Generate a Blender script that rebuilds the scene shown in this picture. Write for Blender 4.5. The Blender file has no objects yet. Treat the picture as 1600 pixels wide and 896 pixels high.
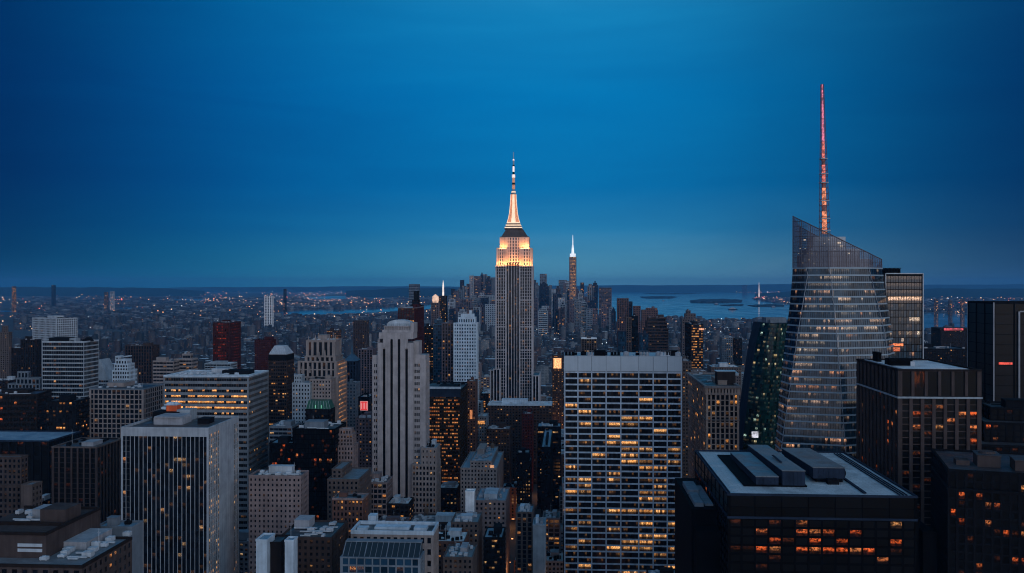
import bpy, math, random
import numpy as np
from mathutils import Vector

# ------------------------------------------------------------------ camera
F = 1450.0            # focal length in photo pixels (1600 wide)
HZ = 447.0            # horizon row
CAMZ = 260.0
VPX = 890.0
GA = math.atan((VPX - 800) / F)     # yaw of the street grid
scene = bpy.context.scene
COL = scene.collection
cam = bpy.data.cameras.new('camera')
cam.sensor_width = 36.0
cam.lens = 36.0 * F / 1600.0
cam.shift_y = (HZ - 448.0) / 1600.0
cam.clip_start = 1.0
cam.clip_end = 400000.0
camo = bpy.data.objects.new('camera', cam)
COL.objects.link(camo)
camo.location = (0, 0, CAMZ)
camo.rotation_euler = (math.radians(90), 0, 0)
scene.camera = camo

# ------------------------------------------------------------------ view
scene.view_settings.view_transform = 'Standard'
scene.view_settings.look = 'None'
scene.view_settings.exposure = 0.0
scene.view_settings.gamma = 1.0
scene.render.engine = 'CYCLES'
scene.cycles.use_denoising = True
scene.cycles.max_bounces = 5
scene.cycles.diffuse_bounces = 2
scene.cycles.glossy_bounces = 2
scene.cycles.transmission_bounces = 3
scene.cycles.transparent_max_bounces = 12
scene.cycles.volume_bounces = 1
scene.cycles.sample_clamp_indirect = 2.0
scene.cycles.filter_width = 1.1


# ------------------------------------------------------------------ node helper
class N:
    def __init__(s, nt):
        s.nt = nt

    def __call__(s, typ, props=None, **ins):
        n = s.nt.nodes.new(typ)
        for k, v in (props or {}).items():
            setattr(n, k, v)
        for k, v in ins.items():
            key = int(k[1:]) if k[0] == 'i' and k[1:].isdigit() else k.replace('_', ' ')
            if hasattr(v, 'is_output') or isinstance(v, bpy.types.NodeSocket):
                s.nt.links.new(v, n.inputs[key])
            else:
                n.inputs[key].default_value = v
        return n

    def m(s, op, a, b=0.0, c=None, clamp=False):
        d = {'i0': a, 'i1': b}
        if c is not None:
            d['i2'] = c
        return s('ShaderNodeMath', {'operation': op, 'use_clamp': clamp}, **d).outputs[0]

    def ramp(s, fac, pts, interp='LINEAR'):
        n = s.nt.nodes.new('ShaderNodeValToRGB')
        s.nt.links.new(fac, n.inputs[0])
        cr = n.color_ramp
        cr.interpolation = interp
        while len(cr.elements) < len(pts):
            cr.elements.new(0.5)
        for e, (p, c) in zip(cr.elements, pts):
            e.position = p
            e.color = (c[0], c[1], c[2], 1) if hasattr(c, '__len__') else (c, c, c, 1)
        return n.outputs[0]

    def mix(s, f, a, b, typ='MIX'):
        n = s.nt.nodes.new('ShaderNodeMix')
        n.data_type = 'RGBA'
        n.blend_type = typ
        for i, v in ((0, f), (6, a), (7, b)):
            if isinstance(v, bpy.types.NodeSocket):
                s.nt.links.new(v, n.inputs[i])
            elif i == 0:
                n.inputs[i].default_value = v
            else:
                n.inputs[i].default_value = (v[0], v[1], v[2], 1)
        return n.outputs[2]


# ------------------------------------------------------------------ world: dusk sky
SUN_EL = math.radians(14)
SUN_AZ = math.radians(150)      # behind the camera, to the right (x+, y-)
world = bpy.data.worlds.new('World')
scene.world = world
world.use_nodes = True
nt = world.node_tree
nt.nodes.clear()
n = N(nt)
tc = n('ShaderNodeTexCoord').outputs['Generated']
sep = n('ShaderNodeSeparateXYZ', i0=tc)
X, Yd, Z = sep.outputs
elev = n.ramp(n.m('MULTIPLY', Z, 2.0, clamp=True), [
    (0.0, (.10, .31, .45)), (0.05, (.07, .275, .435)), (0.12, (.018, .20, .42)), (0.21, (.002, .165, .42)),
    (0.40, (.001, .180, .465)), (0.56, (.006, .215, .49)), (0.75, (.03, .27, .52)), (1.0, (.07, .30, .52))])
hx = n.m('DIVIDE', X, n.m('SQRT', n.m('ADD', n.m('MULTIPLY', X, X), n.m('MULTIPLY', Yd, Yd))))
# the glow of the dusk sky stands in the view's middle, fades to both sides, and is warmer on the right
azf = n.ramp(n('ShaderNodeMapRange', i0=hx, i1=-0.7, i2=0.7, i3=0.0, i4=1.0).outputs[0], [
    (0.0, (.01, .07, .16)), (0.143, (.01, .085, .19)), (0.27, (.02, .43, .60)), (0.39, (.4, .80, .88)), (0.5, (1, 1, 1)), (0.586, (1.0, 1.0, 1.0)),
    (0.686, (.9, .78, .80)), (0.838, (.09, .12, .23)), (1.0, (.08, .10, .20))], 'B_SPLINE')
front = n.mix(1.0, elev, azf, 'MULTIPLY')
# thin streaks of cloud
mp = n('ShaderNodeMapping', i0=tc)
mp.inputs['Scale'].default_value = (2.0, 2.0, 16.0)
mp.inputs['Rotation'].default_value = (0.0, math.radians(4), 0.0)
cl = n('ShaderNodeTexNoise', Vector=mp.outputs[0], Scale=1.7, Detail=7.0, Roughness=0.58, Distortion=0.9)
clf = n.ramp(cl.outputs[0], [(0.33, (.92, .94, .96)), (0.5, (1.0, 1.0, 1.0)), (0.68, (1.22, 1.07, 1.04))])
front = n.mix(1.0, front, clf, 'MULTIPLY')
# behind the camera the sky still holds a pale neutral after-glow
back = n.ramp(n.m('MULTIPLY', Z, 1.0, clamp=True), [
    (0.0, (.84, .80, .92)), (0.25, (.72, .80, 1.0)), (0.6, (.28, .48, .74)), (1.0, (.07, .30, .52))])
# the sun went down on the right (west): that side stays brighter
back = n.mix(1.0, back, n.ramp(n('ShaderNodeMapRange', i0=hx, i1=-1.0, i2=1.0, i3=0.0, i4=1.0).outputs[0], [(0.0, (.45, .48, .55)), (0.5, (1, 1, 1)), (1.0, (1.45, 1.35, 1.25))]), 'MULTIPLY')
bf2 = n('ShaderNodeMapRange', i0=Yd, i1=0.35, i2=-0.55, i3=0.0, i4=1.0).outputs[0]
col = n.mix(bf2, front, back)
# the real sky model, low, for the side the sun went down on
sky = nt.nodes.new('ShaderNodeTexSky')
sky.sky_type = 'NISHITA'
sky.sun_disc = False
sky.sun_elevation = SUN_EL
sky.sun_rotation = SUN_AZ
skyc = n.mix(1.0, sky.outputs[0], (.008, .010, .014), 'MULTIPLY')
skyc = n.mix(bf2, (0, 0, 0), skyc)
col = n.mix(1.0, col, skyc, 'ADD')
SKY_GAIN = 1.0
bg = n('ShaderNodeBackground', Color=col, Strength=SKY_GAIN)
wo = n('ShaderNodeOutputWorld')
nt.links.new(bg.outputs[0], wo.inputs[0])

# ------------------------------------------------------------------ sun: the soft after-glow
sl = bpy.data.lights.new('sun', 'SUN')
sl.energy = 0.34
sl.angle = math.radians(24)
sl.color = (1.0, .86, .80)
so = bpy.data.objects.new('sun', sl)
COL.objects.link(so)
sd = Vector((math.sin(SUN_AZ) * math.cos(SUN_EL), math.cos(SUN_AZ) * math.cos(SUN_EL), math.sin(SUN_EL)))
so.rotation_euler = sd.to_track_quat('Z', 'Y').to_euler()

# ------------------------------------------------------------------ materials
MATS = {}


def new_mat(name):
    m = bpy.data.materials.new(name)
    m.use_nodes = True
    m.node_tree.nodes.clear()
    return m, N(m.node_tree)


def finish(m, n, shader):
    o = n('ShaderNodeOutputMaterial')
    n.nt.links.new(shader, o.inputs[0])
    try:
        m.cycles.emission_sampling = 'NONE'
    except Exception:
        pass
    return m


def wall_mat(key, c, rough=0.85, var=0.36, streak=True, metallic=0.0, scale=0.12):
    if key in MATS:
        return MATS[key]
    m, n = new_mat(key)
    g = n('ShaderNodeNewGeometry').outputs['Position']
    n1 = n('ShaderNodeTexNoise', Vector=g, Scale=scale, Detail=6.0, Roughness=0.6)
    mp = n('ShaderNodeMapping', i0=g)
    mp.inputs['Scale'].default_value = (0.9, 0.9, 0.035)
    n2 = n('ShaderNodeTexNoise', Vector=mp.outputs[0], Scale=0.6, Detail=4.0)
    f = n.m('ADD', n.m('MULTIPLY', n1.outputs[0], 0.6), n.m('MULTIPLY', n2.outputs[0], 0.4 if streak else 0.0))
    oi = n('ShaderNodeObjectInfo')
    v = n('ShaderNodeMapRange', i0=f, i1=0.3, i2=0.7, i3=1 - var, i4=1 + var).outputs[0]
    colr = n.mix(1.0, (c[0], c[1], c[2]), n.ramp(v, [(0, 0), (1, 1)]), 'MULTIPLY')
    cc = n('ShaderNodeHueSaturation', Value=v, Color=(c[0], c[1], c[2], 1)).outputs[0]
    p = n('ShaderNodeBsdfPrincipled', Base_Color=cc, Roughness=rough, Metallic=metallic)
    p.inputs['Specular IOR Level'].default_value = .06 if max(c) < .06 else .3
    MATS[key] = finish(m, n, p.outputs[0])
    return MATS[key]


def roof_mat(key, c):
    if key in MATS:
        return MATS[key]
    m, n = new_mat(key)
    g = n('ShaderNodeNewGeometry').outputs['Position']
    n1 = n('ShaderNodeTexNoise', Vector=g, Scale=0.09, Detail=5.0, Roughness=0.65)
    n2 = n('ShaderNodeTexNoise', Vector=g, Scale=0.9, Detail=3.0)
    f = n.m('ADD', n.m('MULTIPLY', n1.outputs[0], 0.7), n.m('MULTIPLY', n2.outputs[0], 0.3))
    v = n('ShaderNodeMapRange', i0=f, i1=0.35, i2=0.65, i3=0.65, i4=1.25).outputs[0]
    # seams of the roofing sheets
    mp = n('ShaderNodeMapping', i0=g)
    mp.inputs['Rotation'].default_value = (0, 0, GA)
    br = n('ShaderNodeTexBrick', Vector=mp.outputs[0], Scale=0.11, Mortar_Size=0.012)
    br.inputs['Color1'].default_value = (1, 1, 1, 1)
    br.inputs['Color2'].default_value = (.92, .92, .92, 1)
    br.inputs['Mortar'].default_value = (.6, .6, .6, 1)
    cc = n('ShaderNodeHueSaturation', Value=v, Color=(c[0], c[1], c[2], 1)).outputs[0]
    cc = n.mix(1.0, cc, br.outputs[0], 'MULTIPLY')
    r = n('ShaderNodeMapRange', i0=n1.outputs[0], i1=0.4, i2=0.6, i3=0.35, i4=0.8).outputs[0]
    p = n('ShaderNodeBsdfPrincipled', Base_Color=cc, Roughness=r)
    MATS[key] = finish(m, n, p.outputs[0])
    return MATS[key]


def glass_mat(key, c=(.0045, .0065, .011), warm=(1.0, .36, .10), cool=(1.0, .60, .28), gain=1.0, rough=0.12, obj=False, glow=0.0):
    """Window glass; the 'cell' attribute says (lit, tone, random) for each window."""
    k = key + ('_pane' if obj else '')
    if k in MATS:
        return MATS[k]
    m, n = new_mat(k)
    at = n('ShaderNodeAttribute', {'attribute_name': 'cell', 'attribute_type': 'OBJECT' if obj else 'GEOMETRY'})
    s = n('ShaderNodeSeparateXYZ', i0=at.outputs['Vector'])
    lit, tone, rnd = s.outputs
    uv = n('ShaderNodeUVMap').outputs[0]
    off = n('ShaderNodeCombineXYZ', i0=n.m('MULTIPLY', rnd, 91.0), i1=n.m('MULTIPLY', rnd, 57.0), i2=rnd)
    vec = n('ShaderNodeVectorMath', {'operation': 'ADD'}, i0=uv, i1=off.outputs[0]).outputs[0]
    mp = n('ShaderNodeMapping', i0=vec)
    mp.inputs['Scale'].default_value = (2.4, 1.7, 1.0) if key == 'black_glass' else (4.4, 3.0, 1.0)
    nz = n('ShaderNodeTexNoise', Vector=mp.outputs[0], Scale=1.5, Detail=3.0, Roughness=0.65)
    inner = n.ramp(nz.outputs[0], [(0.38, .02), (0.48, .22), (0.56, .75), (0.70, 1.0)])
    inner = n.m('MULTIPLY', inner, 1.5)
    fr = n('ShaderNodeSeparateXYZ', i0=uv)
    fy = n.m('FRACT', fr.outputs[1])
    top = n('ShaderNodeMapRange', i0=fy, i1=0.34, i2=0.62, i3=0.05, i4=1.15).outputs[0]
    st = n.m('MULTIPLY', n.m('MULTIPLY', inner, top), n.m('MULTIPLY', lit, gain))
    ec = n.mix(tone, warm, cool)
    # blinds and rooms make dark panes uneven; faceted tower panes carry painted reflections
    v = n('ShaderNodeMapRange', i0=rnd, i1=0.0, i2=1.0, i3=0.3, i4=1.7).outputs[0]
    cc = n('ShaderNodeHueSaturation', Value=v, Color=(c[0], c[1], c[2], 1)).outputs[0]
    p = n('ShaderNodeBsdfPrincipled', Base_Color=cc, Roughness=rough, Emission_Color=ec, Emission_Strength=st)
    p.inputs['Specular IOR Level'].default_value = 0.15 if key == 'black_glass' else (0.45 if key == 'tower_glass' else 0.28)
    MATS[k] = finish(m, n, p.outputs[0])
    return MATS[k]


def emit_mat(key, c, s, base=(.1, .1, .1), noise=0.0, nscale=1.0):
    if key in MATS:
        return MATS[key]
    m, n = new_mat(key)
    st = s
    if noise:
        g = n('ShaderNodeNewGeometry').outputs['Position']
        nz = n('ShaderNodeTexNoise', Vector=g, Scale=nscale, Detail=2.0)
        st = n('ShaderNodeMapRange', i0=nz.outputs[0], i1=0.35, i2=0.65, i3=s * (1 - noise), i4=s).outputs[0]
    p = n('ShaderNodeBsdfPrincipled', Base_Color=(*base, 1), Roughness=0.5, Emission_Color=(*c, 1), Emission_Strength=st)
    MATS[key] = finish(m, n, p.outputs[0])
    return MATS[key]


W = dict(
    tan=((.235, .205, .195), ), tan_dark=((.085, .068, .064), ), umber=((.058, .046, .045), ), fin=((.29, .33, .37), ), slabgrey=((.15, .175, .20), ), cream=((.42, .37, .34), ), grey=((.26, .28, .31), ), bluegrey=((.13, .165, .20), ),  # umber: darker brown for buildings near the frame edges, lens falloff in the colour
    white=((.72, .76, .78), ), pale=((.36, .42, .47), ), brown=((.048, .034, .031), ), dark=((.007, .0075, .010), ), darkbrown=((.018, .014, .014), ),
    red=((.045, .014, .010), ), warmtan=((.36, .265, .215), ), limestone=((.30, .285, .29), ), brick=((.10, .052, .042), ), bronze=((.028, .020, .014), ), navy=((.016, .026, .046), ),
    black=((.0022, .0026, .0036), ), pinkish=((.19, .15, .148), ), steel=((.36, .40, .44), ), maroon=((.055, .014, .014), ), green=((.01, .11, .07), ),
    bluewhite=((.40, .50, .58), ), grid_white=((.33, .41, .50), ), esb=((.36, .35, .37), ), orange=((.65, .11, .03), ), bluedark=((.03, .08, .13), ),
    purple=((.11, .09, .105), ), panel=((.25, .30, .34),))


def wm(k):
    return wall_mat(k + '_wall', W[k][0])


R = dict(rlight=(.40, .45, .48), rgrey=(.15, .17, .19), rdark=(.032, .034, .042), rbrown=(.075, .052, .045), rblue=(.20, .29, .36), rwhite=(.62, .66, .68))


def rm(k):
    return roof_mat(k[1:] + '_roofing', R[k])


def gm(k, obj=False):
    if k == 'blue':
        return glass_mat('blue_glass', (.010, .035, .065), obj=obj)
    if k == 'green':
        return glass_mat('green_glass', (.004, .024, .024), warm=(.9, .65, .30), cool=(.6, .9, .75), gain=.75, obj=obj)
    if k == 'red':
        return glass_mat('red_glass', (.045, .005, .004), warm=(1, .06, .02), cool=(1, .18, .06), gain=.5, obj=obj)
    if k == 'tower':
        return glass_mat('tower_glass', (.014, .036, .056), warm=(1.0, .36, .12), cool=(1.0, .8, .6), gain=1.15, rough=0.10, obj=obj)
    if k == 'bronze':
        return glass_mat('bronze_glass', (.014, .009, .006), warm=(1.0, .26, .06), cool=(1.0, .45, .15), gain=1.0, obj=obj)
    if k == 'gold':
        return glass_mat('gold_glass', (.008, .008, .010), warm=(1.0, .38, .09), cool=(1.0, .55, .22), gain=1.6, obj=obj)
    if k == 'black':
        return glass_mat('black_glass', (.0022, .0026, .0036), warm=(1.0, .15, .03), cool=(1.0, .42, .14), gain=.8, rough=.3, obj=obj)
    return glass_mat('window_glass', obj=obj)


# ------------------------------------------------------------------ mesh builder
class MB:
    def __init__(s):
        s.v = []
        s.f = []
        s.uv = []
        s.cell = []
        s.mi = []
        s.hascell = False

    def quad(s, a, b, c, d, uv=None, cell=None, mi=0):
        i = len(s.v)
        s.v += [a, b, c, d]
        s.f.append((i, i + 1, i + 2, i + 3))
        s.uv.append(uv or ((0, 0), (1, 0), (1, 1), (0, 1)))
        s.cell.append(cell or (0, 0, 0))
        if cell:
            s.hascell = True
        s.mi.append(mi)

    def poly(s, pts, mi=0):
        i = len(s.v)
        s.v += list(pts)
        s.f.append(tuple(range(i, i + len(pts))))
        s.uv.append(tuple((0, 0) for _ in pts))
        s.cell.append((0, 0, 0))
        s.mi.append(mi)

    def hexa(s, p, mi=0):
        """p: 4 bottom then 4 top points, counter-clockwise seen from above"""
        i = len(s.v)
        s.v += list(p)
        for f in ((0, 3, 2, 1), (4, 5, 6, 7), (0, 1, 5, 4), (1, 2, 6, 5), (2, 3, 7, 6), (3, 0, 4, 7)):
            s.f.append(tuple(i + q for q in f))
            s.uv.append(((0, 0), (1, 0), (1, 1), (0, 1)))
            s.cell.append((0, 0, 0))
            s.mi.append(mi)

    def box(s, x0, y0, z0, x1, y1, z1, mi=0):
        s.hexa([(x0, y0, z0), (x1, y0, z0), (x1, y1, z0), (x0, y1, z0), (x0, y0, z1), (x1, y0, z1), (x1, y1, z1), (x0, y1, z1)], mi)

    def obox(s, o, u, n, a0, a1, b0, b1, z0, z1, mi=0):
        """box on a face: a along u, b along the outward normal n"""
        def P(a, b, z):
            return (o[0] + u[0] * a + n[0] * b, o[1] + u[1] * a + n[1] * b, z)
        s.hexa([P(a0, b1, z0), P(a1, b1, z0), P(a1, b0, z0), P(a0, b0, z0), P(a0, b1, z1), P(a1, b1, z1), P(a1, b0, z1), P(a0, b0, z1)], mi)

    def taper(s, r0, r1, mi=0):
        """r0 = (x0,y0,x1,y1,z) bottom rectangle, r1 = the same for the top"""
        a, b = r0, r1
        s.hexa([(a[0], a[1], a[4]), (a[2], a[1], a[4]), (a[2], a[3], a[4]), (a[0], a[3], a[4]),
                (b[0], b[1], b[4]), (b[2], b[1], b[4]), (b[2], b[3], b[4]), (b[0], b[3], b[4])], mi)

    def cyl(s, cx, cy, r0, r1, z0, z1, k=10, mi=0, cap=True):
        i = len(s.v)
        for r, z in ((r0, z0), (r1, z1)):
            for q in range(k):
                a = 2 * math.pi * q / k
                s.v.append((cx + r * math.cos(a), cy + r * math.sin(a), z))
        for q in range(k):
            w = (q + 1) % k
            s.f.append((i + q, i + w, i + k + w, i + k + q))
            s.uv.append(((0, 0), (1, 0), (1, 1), (0, 1)))
            s.cell.append((0, 0, 0))
            s.mi.append(mi)
        if cap:
            s.poly([s.v[i + k + q] for q in range(k)], mi)
            s.poly([s.v[i + k - 1 - q] for q in range(k)], mi)

    def bar(s, p, q, r, mi=0, k=4):
        p = Vector(p)
        q = Vector(q)
        d = (q - p).normalized()
        a = d.orthogonal().normalized()
        b = d.cross(a)
        i = len(s.v)
        for c in (p, q):
            for j in range(k):
                t = 2 * math.pi * j / k + math.pi / 4
                s.v.append(tuple(c + a * r * math.cos(t) + b * r * math.sin(t)))
        for j in range(k):
            w = (j + 1) % k
            s.f.append((i + j, i + w, i + k + w, i + k + j))
            s.uv.append(((0, 0), (1, 0), (1, 1), (0, 1)))
            s.cell.append((0, 0, 0))
            s.mi.append(mi)

    def mesh(s, name, mats):
        me = bpy.data.meshes.new(name)
        me.from_pydata(s.v, [], s.f)
        if not isinstance(mats, (list, tuple)):
            mats = [mats]
        for m in mats:
            me.materials.append(m)
        if any(s.mi):
            me.polygons.foreach_set('material_index', s.mi)
        if s.hascell:
            ul = me.uv_layers.new(name='UVMap')
            ul.data.foreach_set('uv', [c for f in s.uv for p in f for c in p])
            at = me.attributes.new('cell', 'FLOAT_VECTOR', 'FACE')
            at.data.foreach_set('vector', [c for f in s.cell for c in f])
        me.update()
        return me

    def build_each(s, name, mats, parent=None):
        """every connected piece becomes an object of its own"""
        comp = {}
        lab = []
        for f in s.f:
            c = comp.get(f[0])
            if c is None:
                c = len(lab)
                lab.append(MB())
                lab[c].mp = {}
            for q in f:
                comp[q] = c
            t = lab[c]
            for q in f:
                if q not in t.mp:
                    t.mp[q] = len(t.v)
                    t.v.append(s.v[q])
            t.f.append(tuple(t.mp[q] for q in f))
            t.uv.append(tuple((0, 0) for _ in f))
            t.cell.append((0, 0, 0))
            t.mi.append(0)
        return [t.build(name, mats, parent) for t in lab]

    def build(s, name, mats, parent=None, **props):
        if not s.f:
            return None
        o = bpy.data.objects.new(name, s.mesh(name, mats))
        COL.objects.link(o)
        o.parent = parent
        for k, v in props.items():
            o[k] = v
        return o


def thing(name, label, cat, loc, rz=0.0, group=None):
    o = bpy.data.objects.new(name, None)
    COL.objects.link(o)
    o.location = loc
    o.rotation_euler = (0, 0, rz)
    o.empty_display_size = 5
    o['label'] = label
    o['category'] = cat
    if group:
        o['group'] = group
    return o


def tag(o, label, cat, group=None):
    o['label'] = label
    o['category'] = cat
    if group:
        o['group'] = group
    return o


# pixel helpers
def kx(px):
    return (px - 800.0) / F


def zat(y, Y):
    return CAMZ - (y - HZ) * Y / F


def solve(C, d, px):
    k = kx(px)
    den = d[0] - k * d[1]
    return (k * C[1] - C[0]) / den


# ------------------------------------------------------------------ facade
UNIT_PANE = {}


def unit_pane(w, h, gk):
    key = (round(w, 2), round(h, 2), gk)
    if key not in UNIT_PANE:
        m = MB()
        m.quad((-w / 2, 0, 0), (w / 2, 0, 0), (w / 2, 0, h), (-w / 2, 0, h), cell=(0, 0, 0))
        UNIT_PANE[key] = m.mesh('window', gm(gk, True))
    return UNIT_PANE[key]


def litdef(rng, st):
    p = st.get('p', .06)
    rowp = st.get('rowp', 0.0)
    lo, hi = st.get('lo', .15), st.get('hi', 1.0)
    tone = st.get('tone', .4)
    rows = {}
    bias = st.get('bias')
    rowlist = st.get('rows')
    fmap = st.get('map')

    def f(face, i, j, nx, nz):
        r = rng.random()
        if fmap and face == 'F':
            v = fmap(i, j, nx, nz, rng)
            if v is not None:
                return (v, min(1, max(0, rng.gauss(tone, .25))), r)
        if (face, j) not in rows:
            rows[(face, j)] = rng.random() < rowp
        q = p
        if rows[(face, j)]:
            q = st.get('rowq', .75)
        if rowlist and face == 'F' and (nz - 1 - j) in rowlist:
            q = rowlist[nz - 1 - j]
        if bias:
            q *= bias((i + .5) / nx, (j + .5) / nz, face)
        if rng.random() < q:
            return (lo + (hi - lo) * rng.random() ** 1.9, min(1, max(0, rng.gauss(tone, .38))), r)
        if rng.random() < st.get('dim', .10):
            return (rng.uniform(.02, .07), .3, r)
        return (0.0, 0.3, r)
    return f


def facade(Wm, G, face, o, u, nrm, width, z0, z1, st, lit, panes=None, npan=0, root=None, posts=True):
    fl = st.get('floor', 3.8)
    bay = st.get('bay', 3.2)
    if face in 'LRB' and 'sbay' in st:
        bay = st['sbay']
    nx = max(1, int(round(width / bay)))
    nz = max(1, int(round((z1 - z0) / fl)))
    pf = st.get('pier', .3)
    sf = st.get('span', .35)
    if face in 'LRB' and 'sspan' in st:
        sf = st['sspan']
    if face in 'LRB' and 'spier' in st:
        pf = st['spier']
    rel = st.get('rel', .35)
    srel = st.get('srel', rel * .6)
    cw = width / nx
    ch = (z1 - z0) / nz
    if pf > 0:
        for i in range(nx + 1):
            c = i * cw
            hw = pf * cw / 2
            Wm.obox(o, u, nrm, max(0, c - hw), min(width, c + hw), 0, rel, z0, z1 - .02)
    if sf > 0:
        for j in range(nz + 1):
            zc = z0 + j * ch
            a, b = zc - sf * ch * .5, zc + sf * ch * .5
            Wm.obox(o, u, nrm, .05, width - .05, 0, srel, max(z0, a), min(z1 - .05, b))
    g = st.get('goff', .04)
    for i in range(nx):
        for j in range(nz):
            a0, a1 = i * cw, (i + 1) * cw
            b0, b1 = z0 + j * ch, z0 + (j + 1) * ch
            cell = lit(face, i, j, nx, nz)
            if panes is not None and face == 'F' and len(panes) < npan and (nz - j) <= st.get('pane_rows', 999):
                w_, h_ = cw * (1 - pf) * .98, ch * (1 - sf) * .98
                x = (a0 + a1) / 2
                ob = bpy.data.objects.new('window', unit_pane(w_, h_, st.get('glass', 'std')))
                ob.location = (o[0] + u[0] * x + nrm[0] * .05, o[1] + u[1] * x + nrm[1] * .05, (b0 + b1) / 2 - h_ / 2)
                ob['cell'] = [float(q) for q in cell]
                COL.objects.link(ob)
                ob.parent = root
                panes.append(ob)
                continue

            def P(a, z):
                return (o[0] + u[0] * a + nrm[0] * g, o[1] + u[1] * a + nrm[1] * g, z)
            if pf + sf > 0 or True:
                ia = pf * cw / 2 * .9
                ib = sf * ch / 2 * .9
                G.quad(P(a0 + ia, b0 + ib), P(a1 - ia, b0 + ib), P(a1 - ia, b1 - ib), P(a0 + ia, b1 - ib),
                       uv=((i, j), (i + 1, j), (i + 1, j + 1), (i, j + 1)), cell=cell)


def box_tier(Wm, G, x0, x1, y0, y1, z0, z1, st, lit, root=None, panes=None, npan=0, cap=True, capm=None, roofm=None, faces='FLR', par=1.1):
    """one storeyed block: body, windows, piers, spandrels, corner posts, parapet and roof slab"""
    Wm.box(x0, y0, z0, x1, y1, z1 - .03)
    w, d = x1 - x0, y1 - y0
    blank = st.get('blank', '')
    if 'F' in faces and 'F' not in blank:
        facade(Wm, G, 'F', (x0, y0), (1, 0), (0, -1), w, z0, z1, st, lit, panes, npan, root)
    if 'R' in faces and 'R' not in blank:
        facade(Wm, G, 'R', (x1, y0), (0, 1), (1, 0), d, z0, z1, st, lit)
    if 'L' in faces and 'L' not in blank:
        facade(Wm, G, 'L', (x0, y1), (0, -1), (-1, 0), d, z0, z1, st, lit)
    if 'B' in faces:
        facade(Wm, G, 'B', (x1, y1), (-1, 0), (0, 1), w, z0, z1, st, lit)
    rel = st.get('rel', .35) + .003
    pw = st.get('post', max(.5, st.get('pier', .3) * st.get('bay', 3.2) * .5))
    if pw > 0:
        for cx, sx in ((x0, -1), (x1, 1)):
            for cy, sy in ((y0, -1), (y1, 1)):
                a0, a1 = sorted((cx + sx * rel, cx - sx * pw))
                b0, b1 = sorted((cy + sy * rel, cy - sy * pw))
                Wm.box(a0, b0, z0, a1, b1, z1 - .01)
    e = rel + st.get('cornice', .12)
    t = .45
    if cap:
        cm = capm or Wm
        pz0, pz1 = z1 - .12, z1 + par
        cm.box(x0 - e, y0 - e, pz0, x1 + e, y0 + t, pz1)
        cm.box(x0 - e, y1 - t, pz0, x1 + e, y1 + e, pz1)
        cm.box(x0 - e, y0 + t, pz0, x0 + t, y1 - t, pz1)
        cm.box(x1 - t, y0 + t, pz0, x1 + e, y1 - t, pz1)
    (roofm or Wm).box(x0 + t + .01, y0 + t + .01, z1 - .2, x1 - t - .01, y1 - t - .01, z1 + .15)


# ------------------------------------------------------------------ roof clutter
def water_tank(parent, x, y, z, r=2.0, mat=None):
    m = MB()
    for sx in (-1, 1):
        for sy in (-1, 1):
            m.box(x + sx * r * .6 - .15, y + sy * r * .6 - .15, z, x + sx * r * .6 + .15, y + sy * r * .6 + .15, z + 2.6)
    m.cyl(x, y, r, r, z + 2.5, z + 2.5 + r * 1.9, 12)
    m.cyl(x, y, r * 1.08, .05, z + 2.5 + r * 1.9, z + 2.5 + r * 2.7, 12, cap=False)
    m.build('water_tank', mat or wall_mat('tank_wood', (.13, .085, .06)), parent)


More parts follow.
